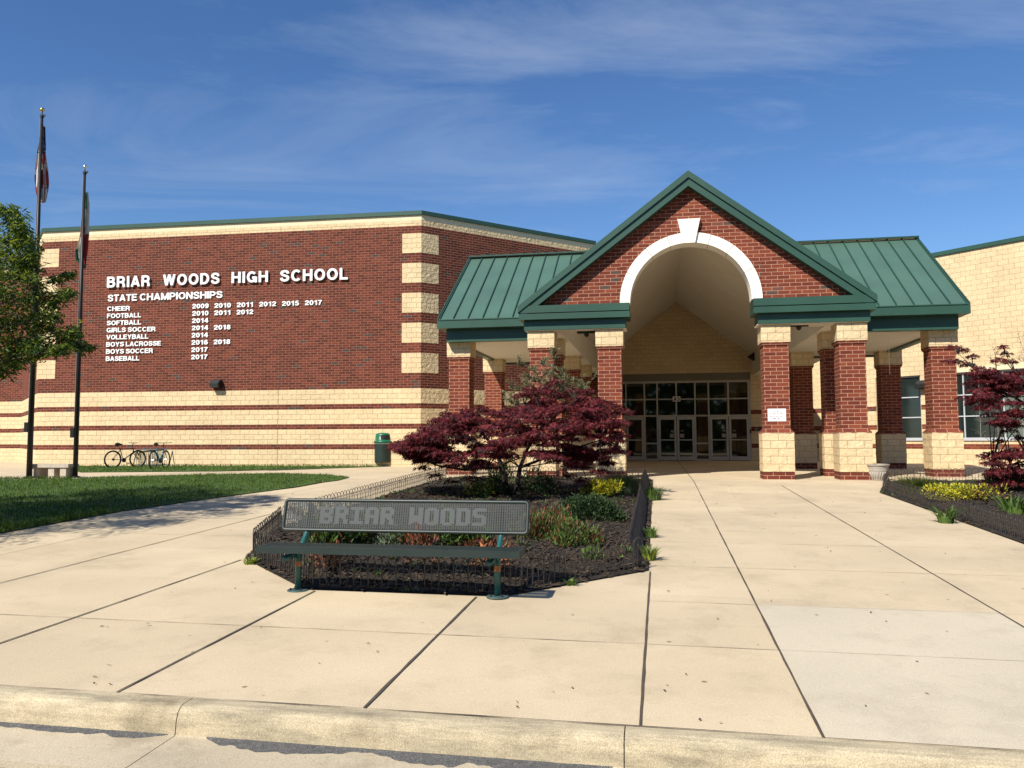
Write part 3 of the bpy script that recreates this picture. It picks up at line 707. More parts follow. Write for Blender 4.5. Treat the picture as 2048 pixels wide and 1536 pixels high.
# wing roofs
ZE, TE, TR, ZR = 4.70, 1.05, 5.2, 7.49
KW = (ZR-ZE)/(TR-TE)
for sg in (-1, 1):
    mb = MB()
    sv = lambda z: (8.30-z)/SLP          # valley with the main gable roof
    for front in (0, 1):
        ye = TE if front == 0 else 2*TR-TE
        P = [(sg*7.42, ye, ZE), (sg*sv(ZE), ye, ZE), (sg*sv(ZR), TR, ZR), (sg*7.42, TR, ZR)]
        if (sg < 0) != (front == 1): pass
        mb.prism(P, (0, 0, -.07))
        k = 0; s = 7.42-.03
        while s > sv(ZR):
            ylim = 0.0; zst = max(ZE, 8.30-SLP*s)
            yst = TE+(zst-ZE)/KW if front == 0 else 2*TR-TE-(zst-ZE)/KW
            mb.prism([(sg*s, yst, zst+.0), (sg*(s-.028), yst, zst), (sg*(s-.028), TR, ZR), (sg*s, TR, ZR)], (0, 0, .055), 1)
            s -= .455 if k else .42
            k += 1
    a, b = sorted((sg*7.44, sg*1.0)); mb.box(a, b, TR-.13, TR+.13, ZR+.02, ZR+.075, 1)
    mb.build('wing_roof', [m_groof, m_seam], por)
    # fascias, gutter lip, beams
    mb = MB()
    def sb(mb, s0, s1, *a): mb.box(min(sg*s0, sg*s1), max(sg*s0, sg*s1), *a)
    sb(mb, 4.64, 7.40, TE-.04, TE+.2, 4.672, 4.70)
    sb(mb, 4.62, 7.45, TE-.05, TE+.25, 4.43, 4.648)
    sb(mb, 7.20, 7.451, TE+.252, 9.35, 4.432, 4.646); sb(mb, 4.62, 7.449, 9.10, 9.352, 4.431, 4.647)
    mb.build('wing_fascia', m_green, por)
    mb = MB(); sb(mb, 4.50, 7.235, TE+.25, TE+.50, 4.045, 4.428); sb(mb, 7.0, 7.233, TE+.502, 9.0, 4.047, 4.43); sb(mb, 4.5, 7.231, 9.002, 9.2, 4.046, 4.43)
    mb.build('wing_beam', m_green, por)
    for front in (0, 1):   # rake trims at the outer end
        mb = MB(); ye = TE-.02 if front == 0 else 2*TR-TE+.02
        mb.prism([(sg*7.425, ye, ZE-.10), (sg*7.425, ye, ZE+.03), (sg*7.425, TR, ZR+.03), (sg*7.425, TR, ZR-.20)], (sg*.035, 0, 0)); mb.build('rake_trim', m_green, por)
    mb = MB(); P = [(sg*7.30, TE+.1, 4.64), (sg*7.30, 9.3, 4.64), (sg*7.30, TR, ZR-.10)]; mb.poly(P); mb.build('end_gable', m_green, por)
    # flat ceilings
    mb = MB()
    def ce(s0, s1, t0, t1, z):
        a, b = sorted((sg*s0, sg*s1)); mb.box(a, b, t0, t1, z, z+.06)
    ce(3.66, 7.0, TE+.5, 9.0, 4.115); ce(3.66, 4.5, .30, TE+.5, 4.117); ce(3.66, 5.4, 9.2, 18.0, 4.116)
    mb.build('flat_ceiling', m_stucco, por)
    # bulkhead and vault slope
    mb = MB(); a, b = sorted((sg*3.66, sg*3.60)); mb.box(a, b, .30, 18.02, 4.115, 5.20)
    mb.build('bulkhead', m_stucco, por)
    mb = MB(); P = [(0, .125, 7.80), (sg*3.66, .125, 7.80-.755*3.66), (sg*3.66, 18.05, 7.80-.755*3.66), (0, 18.05, 7.80)]; mb.prism(P, (0, 0, .05)); mb.build('vault_ceiling', m_stucco, por)

# things fixed to the portico
def camdome(s, t, z, wd, lab):
    t_ = empty('security_camera', W(s, t, z), -TH, lab, 'camera', 'dome cameras under the front eave')
    mb = MB(); mb.box(-wd/2, wd/2, -.05, .05, -.035, .05); mb.build('mounting_plate', m_dark, t_)
    mb = MB(); mb.lathe([(.07, -.03), (.07, -.06), (.06, -.10), (.035, -.13), (.001, -.14)], 12); mb.build('dome', M('smoked_dome', (.02, .02, .022), .1, 0), t_, True)
camdome(-2.84, -.02, 4.06, .52, 'dark dome camera on a plate under the eave left of the arch')
camdome(2.84, -.02, 4.09, .48, 'dark dome camera on a plate under the eave right of the arch')
t_ = empty('loudspeaker', W(3.55, 17.0, 4.92), -TH, 'black wedge shaped speaker on the white bulkhead right of the doors', 'speaker')
mb = MB(); mb.prism([(0, -.16, -.2), (-.30, -.1, 0), (0, -.16, .2)], (0, .30, 0)); mb.build('speaker_case', m_black, t_)
t_ = empty('rain_chain', W(6.0, 3.2, 3.0), 0, 'pale beaded chain hanging from the ceiling of the right canopy', 'chain')
t_.location = atY(1779.5, 747, 24.6)
mb = MB()
for k in range(26): mb.lathe([(.001, -.018), (.014, -.008), (.014, .008), (.001, .018)], 6, 0, (0, 0, k*.042))
mb.build('beads', m_paper, t_)
mb = MB(); mb.tube([(0, 0, -.02), (0, 0, 1.22)], .004, 4); mb.build('cord', m_alum, t_)
# notice on the column
t_ = empty('column_notice', W(2.175, -.331, 1.69), -TH, 'white printed notice taped to the brick column right of the arch', 'notice')
mb = MB(); mb.box(-.23, .23, -.004, .004, -.165, .165); mb.build('paper', m_paper, t_)
mb = MB()
for z, ws in ((.095, (.04, .05)), (.03, (.05, .09, .05, .08)), (-.03, (.06, .05, .08, .08)), (-.09, (.09, .07))):
    x = -sum(ws)/2-.01*len(ws)
    for w_ in ws:
        mb.box(x, x+w_*.9, -.0055, -.0042, z-.012, z+.012); x += w_+.02
mb.build('printed_lines', m_grayprint, t_)

# lettering
WT = .19
def arc(cx_, cy_, rx, ry, a0, a1, n=14): return [(cx_+rx*math.cos(math.radians(a0+(a1-a0)*i/n)), cy_+ry*math.sin(math.radians(a0+(a1-a0)*i/n))) for i in range(n+1)]
def smooth(p, n=5):
    o = []; q = [p[0]]+p+[p[-1]]
    for i in range(1, len(q)-2):
        for k in range(n):
            t = k/n; a, b, c, d = q[i-1], q[i], q[i+1], q[i+2]
            o.append(tuple(.5*(2*b[m_]+(c[m_]-a[m_])*t+(2*a[m_]-5*b[m_]+4*c[m_]-d[m_])*t*t+(3*b[m_]-a[m_]-3*c[m_]+d[m_])*t**3) for m_ in (0, 1)))
    return o+[p[-1]]
_h = WT/2; _t = 1-_h
def bowl(x0, xr, y0, y1): return [(x0, y1)]+arc(xr-(y1-y0)/2*.95, (y0+y1)/2, (y1-y0)/2*.95, (y1-y0)/2, 90, -90)+[(x0, y0)]
GL = {
 'A': (.76, [[(_h*.9, 0), (.38, 1)], [(.38, 1), (.76-_h*.9, 0)], [(.2, .28), (.56, .28)]]),
 'B': (.70, [[(_h, 0), (_h, 1)], bowl(_h, .56, .53, _t), bowl(_h, .70-_h, _h, .53)]),
 'C': (.74, [arc(.39, .5, .39-_h, .5-_h, 42, 318, 22)]),
 'D': (.72, [[(_h, 0), (_h, 1)], [(_h, _t), (.30, _t)]+arc(.30, .5, .42-_h, .5-_h, 90, -90, 16)+[(_h, _h)]]),
 'E': (.64, [[(_h, 0), (_h, 1)], [(_h, _t), (.63, _t)], [(_h, .52), (.58, .52)], [(_h, _h), (.64, _h)]]),
 'F': (.60, [[(_h, 0), (_h, 1)], [(_h, _t), (.60, _t)], [(_h, .50), (.54, .50)]]),
 'G': (.78, [arc(.39, .5, .39-_h, .5-_h, 42, 338, 22), [(.42, .44), (.74, .44)], [(.70, .5), (.70, 0)]]),
 'H': (.72, [[(_h, 0), (_h, 1)], [(.72-_h, 0), (.72-_h, 1)], [(_h, .52), (.72-_h, .52)]]),
 'I': (.19, [[(_h, 0), (_h, 1)]]),
 'L': (.60, [[(_h, 0), (_h, 1)], [(_h, _h), (.60, _h)]]),
 'M': (.88, [[(_h, 0), (_h, 1)], [(.88-_h, 0), (.88-_h, 1)], [(_h+.02, 1), (.44, .02)], [(.86-_h, 1), (.44, .02)]]),
 'N': (.73, [[(_h, 0), (_h, 1)], [(.73-_h, 0), (.73-_h, 1)], [(_h, .98), (.73-_h, .02)]]),
 'O': (.80, [arc(.40, .5, .40-_h, .5-_h, 0, 360, 28)]),
 'P': (.68, [[(_h, 0), (_h, 1)], bowl(_h, .68-_h, .43, _t)]),
 'R': (.72, [[(_h, 0), (_h, 1)], bowl(_h, .68-_h, .46, _t), smooth([(.36, .46), (.52, .40), (.585, .26), (.61, 0)])]),
 'S': (.69, [smooth([(.585, .68), (.54, .83), (.34, _t), (.15, .83), (.11, .71), (.20, .58), (.40, .50), (.56, .41), (.59, .27), (.53, .16), (.35, _h), (.15, .16), (.09, .32)])]),
 'T': (.64, [[(.32, 0), (.32, 1)], [(0, _t), (.64, _t)]]),
 'V': (.72, [[(_h*.9, 1), (.36, 0)], [(.36, 0), (.72-_h*.9, 1)]]),
 'W': (1.02, [[(_h*.9, 1), (.29, .02)], [(.29, .02), (.51, .98)], [(.51, .98), (.73, .02)], [(.73, .02), (1.02-_h*.9, 1)]]),
 'Y': (.72, [[(.36, 0), (.36, .42)], [(.36, .40), (_h*.9, 1)], [(.36, .40), (.72-_h*.9, 1)]]),
 '0': (.58, [arc(.29, .5, .29-_h, .5-_h, 0, 360, 24)]),
 '1': (.50, [[(.34, 0), (.34, 1)], [(.06, .72), (.30, .80)]]),
 '2': (.58, [smooth([(.09, .64), (.13, .83), (.29, _t), (.44, .84), (.485, .70), (.42, .52), (.22, .34), (.11, .14)]), [(.02, _h), (.57, _h)]]),
 '3': (.58, [smooth([(.09, .70), (.14, .84), (.29, _t), (.44, .84), (.46, .70), (.40, .57), (.26, .53)]), smooth([(.26, .53), (.42, .48), (.49, .32), (.44, .15), (.29, _h), (.13, .16), (.08, .32)])]),
 '4': (.60, [[(.42, 0), (.42, 1)], [(.02, .30), (.60, .30)], [(.40, .95), (.06, .33)]]),
 '5': (.58, [[(.15, _t), (.53, _t)], [(.17, _t), (.12, .46)], smooth([(.11, .50), (.26, .58), (.42, .52), (.49, .35), (.43, .16), (.28, _h), (.13, .15), (.08, .26)])]),
 '6': (.58, [arc(.29, .34, .29-_h, .34-_h, 0, 360, 20), smooth([(.10, .36), (.11, .62), (.19, .84), (.34, _t), (.49, .78)])]),
 '7': (.57, [[(.02, _t), (.56, _t)], smooth([(.47, .86), (.30, .55), (.20, 0)])]),
 '8': (.58, [arc(.29, .72, .26-_h, .28-_h, 0, 360, 18), arc(.29, .30, .29-_h, .30-_h, 0, 360, 18)]),
 '9': (.58, [arc(.29, .66, .29-_h, .34-_h, 0, 360, 20), smooth([(.48, .64), (.47, .38), (.39, .16), (.24, _h), (.09, .22)])]),
}
def text_mesh(txt, wd, ht, depth, gap=.11):
    tot = sum(GL[c][0] for c in txt)+gap*(len(txt)-1); kx = wd/tot; mb = MB(); x = 0
    for c in txt:
        for k, pl in enumerate(GL[c][1]):
            closed = abs(pl[0][0]-pl[-1][0])+abs(pl[0][1]-pl[-1][1]) < 1e-6
            L, Rr = [], []; n = len(pl)
            for i in range(n):
                a = pl[i-1] if i else (pl[-2] if closed else pl[0]); b = pl[(i+1) if i < n-1 else (1 if closed else i)]
                d0 = Vector((pl[i][0]-a[0], pl[i][1]-a[1])); d1 = Vector((b[0]-pl[i][0], b[1]-pl[i][1]))
                if d0.length < 1e-9: d0 = d1
                if d1.length < 1e-9: d1 = d0
                d0.normalize(); d1.normalize(); nn = Vector((-d0.y-d1.y, d0.x+d1.x)); nn.normalize()
                w_ = _h/max(.5, nn.dot(Vector((-d1.y, d1.x))))
                L.append(((x+pl[i][0]+nn.x*w_)*kx, min(1, max(0, pl[i][1]+nn.y*w_))*ht)); Rr.append(((x+pl[i][0]-nn.x*w_)*kx, min(1, max(0, pl[i][1]-nn.y*w_))*ht))
            y = -depth-k*.0008
            for i in range(n-1):
                q = [Rr[i], Rr[i+1], L[i+1], L[i]]
                mb.poly([(a, y, b) for a, b in q])
                mb.poly([(L[i][0], y, L[i][1]), (L[i+1][0], y, L[i+1][1]), (L[i+1][0], 0, L[i+1][1]), (L[i][0], 0, L[i][1])])
                mb.poly([(Rr[i+1][0], y, Rr[i+1][1]), (Rr[i][0], y, Rr[i][1]), (Rr[i][0], 0, Rr[i][1]), (Rr[i+1][0], 0, Rr[i+1][1])])
            if not closed:
                for i in (0, n-1): mb.poly([(L[i][0], y, L[i][1]), (Rr[i][0], y, Rr[i][1]), (Rr[i][0], 0, Rr[i][1]), (L[i][0], 0, L[i][1])])
        x += GL[c][0]+gap
    return mb
fa_ang = -TH + math.atan2(FC[1]-FL[1], FC[0]-FL[0])
F0 = W(*FL)
nm = empty('school_name_letters', F0, fa_ang, 'row of large white raised capitals spelling the school name high on the brick wall', 'sign')
for word, u0, u1, z0, z1 in (('BRIAR', 3.19, 5.19, 7.615, 8.085), ('WOODS', 5.79, 8.35, 7.615, 8.09), ('HIGH', 8.89, 10.50, 7.62, 8.09), ('SCHOOL', 11.04, 13.96, 7.61, 8.095)):
    kx = (u1-u0)/(sum(GL[c][0] for c in word)+.15*(len(word)-1)); x = u0
    for c in word:
        o = text_mesh(c, GL[c][0]*kx, z1-z0, .06).build('letter', m_letter, nm); o.location = (x, -.04, z0); x += (GL[c][0]+.15)*kx
ch = empty('championship_list', F0, fa_ang, 'list of white letters naming sports and championship years under the school name', 'sign')
def put(txt, u0, u1, z0, z1, nm_='word'):
    o = text_mesh(txt, u1-u0, z1-z0, .03, .07).build(nm_, m_letter, ch); o.location = (u0, -.012, z0); o['label'] = 'white lettering reading ' + txt
put('STATE', 3.21, 4.57, 7.02, 7.315); put('CHAMPIONSHIPS', 4.70, 8.47, 7.02, 7.32)
rows = [('CHEER', 4.26, ['2009', '2010', '2011', '2012', '2015', '2017']), ('FOOTBALL', 4.79, ['2010', '2011', '2012']), ('SOFTBALL', 4.80, ['2014']), ('GIRLS SOCCER', 5.47, ['2014', '2018']), ('VOLLEYBALL', 5.15, ['2014']), ('BOYS LACROSSE', 5.735, ['2016', '2018']), ('BOYS SOCCER', 5.375, ['2017']), ('BASEBALL', 4.765, ['2017'])]
for i, (nm_, u1, yrs) in enumerate(rows):
    zt = 6.807-.3068*i
    if ' ' in nm_:
        a, b = nm_.split(); ww = lambda q: sum(GL[c][0] for c in q)+.07*(len(q)-1)
        k = (u1-3.20)/(ww(a)+ww(b)+.34); put(a, 3.20, 3.20+k*ww(a), zt-.20, zt); put(b, u1-k*ww(b), u1, zt-.20, zt)
    else: put(nm_, 3.20, u1, zt-.20, zt)
    for k, y in enumerate(yrs): put(y, 7.12+.998*k, 7.12+.998*k+.74, zt-.20, zt, 'year')

# A3 sign over the doors
t_ = empty('door_sign', W(-.04, TD-.06, 3.01), -TH, 'small square sign reading A3 over the middle doors', 'sign')
mb = MB(); mb.box(-.185, .185, -.01, .0, -.125, .125); mb.build('sign_plate', M('pale_sign_plate', (.80, .77, .70), .5, 0), t_)
o = text_mesh('A3', .29, .19, .004).build('sign_lettering', m_black, t_); o.location = (-.145, -.012, -.095)

# wall lights
def wall_light(loc, rz, lab):
    t_ = empty('wall_light', loc, rz, lab, 'wall light', 'wedge shaped wall lights')
    mb = MB(); mb.prism([(-.2, 0, .17), (-.2, -.20, .17), (-.2, -.34, .03), (-.2, -.30, -.14), (-.2, 0, -.17)], (.4, 0, 0)); mb.build('housing', m_dark, t_)
    mb = MB(); mb.poly([(-.17, -.345, .022), (-.17, -.307, -.13), (.17, -.307, -.13), (.17, -.345, .022)]); 
    for k in range(5): mb.box(-.17, .17, -.352+.009*k, -.34+.009*k, -.12+.028*(4-k), -.112+.028*(4-k))
    mb.build('grille', M('smoked_lens', (.05, .05, .05), .2, 0), t_)
p = F0 + Vector((math.cos(fa_ang), math.sin(fa_ang), 0))*8.32; p.z = 3.40
wall_light(p, fa_ang, 'dark wedge floodlight on the red brick wall below the championship list')
p = W(*rw(ru(9.98), 0, 0)[:2], 3.27)
wall_light(p, -TH-math.pi/4, 'dark wedge light on the cream block wall beside the right column')

# ------------------------------------------------------------------ flagpoles and flags
def pole(px, py, ztop, rb, rt, ballr, ballm, lab, boxz, boxs):
    b = G(px, py); t_ = empty('flagpole', b, 0, lab, 'flagpole', 'flagpoles beside the lawn')
    mb = MB(); mb.tube([(0, 0, 0), (0, 0, ztop*.45), (0, 0, ztop)], [rb, rb*.85, rt], 16); mb.build('pole', m_bronze, t_, True)
    mb = MB(); mb.lathe([(.001, .085), (rb+.02, .08), (rb+.05, .06), (.17, .03), (.17, 0), (.001, 0)], 20); mb.build('base_collar', m_bronze, t_, True)
    mb = MB(); mb.lathe([(.001, ztop+.02), (rt+.02, ztop+.01), (rt+.02, ztop-.06), (.001, ztop-.06)], 10); mb.tube([(0, 0, ztop), (0, 0, ztop+.12)], .012, 6); mb.box(.0, .09, -.02, .02, ztop-.03, ztop+.02); mb.build('truck', m_dark, t_)
    pr = [(max(.001, ballr*math.sin(a)), -ballr*math.cos(a)+ztop+.10+ballr) for a in [math.pi*i/12 for i in range(13)]]
    mb = MB(); mb.lathe(pr, 16); mb.build('finial_ball', ballm, t_, True)
    mb = MB(); mb.box(-.10-rb*.8, -rb*.75, -.06, .06, boxz-.14, boxz+.14); mb.build('halyard_box', m_bronze, t_)
    mb = MB(); mb.tube([(-rt-.03, .02, ztop-.1), (-rb-.03, .03, boxz+.14)], .005, 4); mb.build('halyard', M('rope', (.5, .47, .42), .9, 0) if 'rope' not in MATS else MATS['rope'], t_)
    return b
m_gold = M('gold_ball', (.75, .45, .10), .25, 0, metal=1); m_silv = M('silver_ball', (.80, .80, .80), .22, 0, metal=1)
b1 = pole(58, 958, 10.60, .078, .036, .065, m_gold, 'taller dark flagpole with gold ball', 1.47, 0)
b2 = pole(150, 957, 8.97, .068, .034, .055, m_silv, 'shorter dark flagpole with silver ball', 1.31, 0)
m_fr = M('flag_red', (.27, .015, .022), .8, .15, 6, trans=.2); m_fw = M('flag_white', (.48, .46, .47), .8, .12, 6, trans=.2); m_fb = M('flag_navy', (.012, .016, .07), .8, .15, 6, trans=.15)
m_fg = M('flag_green', (.012, .16, .075), .8, .15, 6, trans=.2); m_fgd = M('flag_dark_green', (.008, .075, .045), .8, .15, 6, trans=.15); m_fgr = M('flag_emblem_grey', (.20, .19, .17), .8, .3, 12)
def flag(name, base, outline, nfold, depth, colour, mats, lab, yoff):
    # outline: list of (z, xl, xr); folded cloth hanging beside the pole
    mb = MB(); nu, nv = 44, 60; P = {}
    zt, zb = outline[0][0], outline[-1][0]
    for j in range(nv+1):
        z = zt+(zb-zt)*j/nv
        for (z0, l0, r0), (z1, l1, r1) in zip(outline[:-1], outline[1:]):
            if z1 <= z <= z0: f = (z0-z)/(z0-z1); xl, xr = l0+(l1-l0)*f, r0+(r1-r0)*f
        for i in range(nu+1):
            u = i/nu; ph = u*nfold*math.pi
            tri = math.sin(ph+.5*math.sin(z*1.7))
            x = xl+(xr-xl)*(u+.10*math.sin(ph*2+z*2))*.92; y = yoff+depth*tri*min(1, .25+(xr-xl)*2)+.03*noise.noise(Vector((u*5, z*3, 1)))
            dzz = -.25*(u-.5)*(u-.5)*0
            P[i, j] = (x, y, z+.04*noise.noise(Vector((u*4, z*1.3, 7))))
    for j in range(nv):
        for i in range(nu):
            mb.poly([P[i, j], P[i, j+1], P[i+1, j+1], P[i+1, j]], colour((i+.5)/nu, (j+.5)/nv))
    o = mb.build(name, mats, None, True, loc=base); tag(o, lab, 'flag'); return o
def usc(u, v):
    if v < .36:
        return 1 if (int(u*22+int(v*40) % 2*2) % 4 == 0 and int(v*60) % 4 == 0) else 2
    return 0 if math.sin((u*3.4+v*1.5)*2*math.pi) > 0 else 1
flag('flag', b1, [(10.34, -.09, .03), (9.9, -.13, .05), (9.45, -.18, .10), (9.0, -.21, .16), (8.7, -.20, .20), (8.4, -.17, .18), (8.15, -.12, .16), (8.02, .0, .12)], 5, .07, usc, [m_fr, m_fw, m_fb], 'star spangled red, white and navy flag hanging limp from the taller pole', .12)
def mxc(u, v):
    if u > .62: return 1 if v < .55 else 2
    if v < .22: return 0
    if v < .45: return 1 if u > .38+.1*math.sin(v*20) else 0
    if v < .58: return 2
    if v < .75-u*.2: return 1
    if u > .35 and v < .86: return 4
    return 3
flag('flag', b2, [(8.38, -.04, .07), (8.05, -.08, .12), (7.7, -.11, .12), (7.3, -.16, .12), (6.95, -.20, .12), (6.6, -.28, .12), (6.35, -.23, .10), (6.22, -.09, .10), (6.12, .0, .07)], 4, .06, mxc, [m_fg, m_fw, m_fr, m_fgd, m_fgr], 'green, white and red flag hanging limp from the shorter pole', .12)

# ------------------------------------------------------------------ perforated bench with lettering
BZ = -.368
bench = empty('park_bench', W(-3.335, -15.18, BZ), -TH, 'long dark green perforated metal bench with plain letters in its backrest', 'bench')
m_coat = M('dark_green_coating', (.010, .021, .020), .45, .15, 5, spec=.55); m_teal = M('teal_painted_steel', (.010, .075, .075), .3, .12, 8, spec=.5)
m_perf = M('grey_green_perforated_coating', (.016, .022, .024), .5, .15, 8, spec=.35)
m_rust = M('rusty_band', (.30, .13, .045), .8, .5, 40)
FONT = {
 'B': ['11110.', '111111', '11..11', '11..11', '111111', '11111.', '111111', '11..11', '11..11', '111111', '11111.'],
 'R': ['11111.', '111111', '11..11', '11..11', '111111', '11111.', '11111.', '11.11.', '11..11', '11..11', '11..11'],
 'I': ['111111', '111111', '..11..', '..11..', '..11..', '..11..', '..11..', '..11..', '..11..', '111111', '111111'],
 'A': ['.1111.', '111111', '11..11', '11..11', '11..11', '111111', '111111', '11..11', '11..11', '11..11', '11..11'],
 'W': ['11..11', '11..11', '11..11', '11..11', '11..11', '111111', '111111', '111111', '111111', '11..11', '1....1'],
 'O': ['.1111.', '111111', '11..11', '11..11', '11..11', '11..11', '11..11', '11..11', '11..11', '111111', '.1111.'],
 'D': ['11111.', '111111', '11..11', '11..11', '11..11', '11..11', '11..11', '11..11', '11..11', '111111', '11111.'],
 'S': ['.11111', '111111', '11....', '11....', '11111.', '.11111', '....11', '....11', '....11', '111111', '11111.']}
def perforated(mb, mbl, x0, x1, w0, w1, nx, ny, P, solid=None):
    cw, chh = (x1-x0)/nx, (w1-w0)/ny
    for i in range(nx):
        for j in range(ny):
            a, b = x0+cw*i, w1-chh*(j+1); q = [(a, b), (a+cw, b), (a+cw, b+chh), (a, b+chh)]
            if solid and solid(i, j):
                mbl.poly([P(*k) for k in q]); continue
            cx_, cy_ = a+cw/2, b+chh/2; r = min(cw, chh)*.37
            ring = [(cx_+r*math.cos(t*math.pi/4+math.pi/8), cy_+r*math.sin(t*math.pi/4+math.pi/8)) for t in range(8)]
            # corners order matched to octagon: right, top, left, bottom quads + corner triangles
            mb.poly([P(*q[1]), P(*q[2]), P(*ring[0]), P(*ring[7])]); mb.poly([P(*q[2]), P(*q[3]), P(*ring[2]), P(*ring[1])])
            mb.poly([P(*q[3]), P(*q[0]), P(*ring[4]), P(*ring[3])]); mb.poly([P(*q[0]), P(*q[1]), P(*ring[6]), P(*ring[5])])
            mb.poly([P(*q[2]), P(*ring[1]), P(*ring[0])]); mb.poly([P(*q[3]), P(*ring[3]), P(*ring[2])]); mb.poly([P(*q[0]), P(*ring[5]), P(*ring[4])]); mb.poly([P(*q[1]), P(*ring[7]), P(*ring[6])])
            for t in range(8):
                p, q_ = ring[t], ring[(t+1) % 8]; mb.poly([P(*p), P(*q_), P(*q_, .006), P(*p, .006)])
BY0, BZ0, BY1, BZ1 = .165, .555, .25, .865
def PB(x, f, n=0.0):
    d = Vector((0, BY1-BY0, BZ1-BZ0)).normalized(); nn = Vector((0, d.z, -d.y))
    p = Vector((x, BY0, BZ0)) + d*f + nn*n; return tuple(p)
BL = math.hypot(BY1-BY0, BZ1-BZ0)
starts = [16, 23, 30, 37, 44, 57, 64, 71, 78, 85]; word = 'BRIARWOODS'
def solid(i, j):
    for c, st_ in zip(word, starts):
        if st_ <= i < st_+6 and 3 <= j < 14: return FONT[c][j-3][i-st_] == '1'
    return False
mb, mbl = MB(), MB()
perforated(mb, mbl, -1.215, 1.215, .03, BL-.03, 108, 17, PB, solid)
bk = mb.build('backrest', m_perf, bench)
m_plain = (M('plain_letter_coating', (.038, .046, .050), .5, .06, 5, spec=.35))  # letters paler than the panel; their sky reflection is put into the colour
for c, st_ in zip(word, starts):
    ml_ = MB(); cw, chh = 2.43/108, (BL-.06)/17
    for i in range(6):
        for j in range(11):
            if FONT[c][j][i] == '1':
                a, b = -1.215+cw*(st_+i), BL-.03-chh*(j+4); ml_.poly([PB(a, b), PB(a+cw, b), PB(a+cw, b+chh), PB(a, b+chh)])
    ml_.build('letter', m_plain, bk)
mb = MB(); r_ = .018; cs = [(-1.235, .012), (1.235, .012), (1.235, BL-.012), (-1.235, BL-.012)]
loop = []
for k, (x, f) in enumerate(cs):
    for a in range(4):
        ang = math.pi*(1+k*.5)+a*math.pi/6
        cx_ = x + (.03 if x < 0 else -.03); cf = f + (.03 if f < BL/2 else -.03)
        loop.append(PB(cx_+.03*math.cos(ang), cf+.03*math.sin(ang), .006))
mb.tube(loop+[loop[0], loop[1]], r_, 8); mb.build('back_rim', m_coat, bk, True)
# seat
def PS(x, f, n=0.0): return (x, -.33+f, .462-n)
mb, mbl = MB(), MB(); perforated(mb, mbl, -1.22, 1.22, .025, .275, 108, 11, PS)
st_ = mb.build('seat', m_coat, bench)
mb = MB()
for a, b, c, d in ((-1.25, 1.25, -.335, -.30), (-1.25, 1.25, -.06, -.025)): mb.box(a, b, c, d, .402, .464)
mb.box(-1.25, -1.215, -.30, -.06, .4025, .4635); mb.box(1.215, 1.25, -.30, -.06, .4025, .4635); mb.box(-1.21, 1.21, -.19, -.17, .43, .455)
o = mb.build('seat_rim', m_coat, st_)
bv = o.modifiers.new('bevel', 'BEVEL'); bv.width = .008; bv.segments = 2
for x in (-.983, .983):
    mb = MB(); mb.tube([(x, 0, .012), (x, 0, .37), (x, .02, .41)], .031, 14); p = mb.build('pedestal', m_teal, bench, True)
    mb = MB(); mb.lathe([(.001, .016), (.098, .014), (.104, .008), (.104, .0), (.001, 0)], 24, 0, (x, 0, 0)); mb.build('base_plate', M('painted_plate', (.05, .085, .085), .45, .3, 25) if 'painted_plate' not in MATS else MATS['painted_plate'], p)
    mb = MB(); mb.tube([(x, 0, .235), (x, 0, .285)], .0325, 14); mb.build('worn_band', m_rust, p)
    mb = MB()
    for a in range(4): mb.tube([(x+.075*math.cos(a*1.57+.8), .075*math.sin(a*1.57+.8), .012), (x+.075*math.cos(a*1.57+.8), .075*math.sin(a*1.57+.8), .034)], .009, 6)
    mb.build('bolt', m_dark, p)
    mb = MB(); mb.tube([(x-.028, -.25, .345), (x-.028, .06, .345)], .029, 14); mb.build('seat_arm', m_teal, bench, True)
    mb = MB(); mb.tube([(x, .02, .36), (x, .10, .45), (x, .205, .555), (x, .283, .80)], .028, 14); mb.build('back_support', m_teal, bench, True)

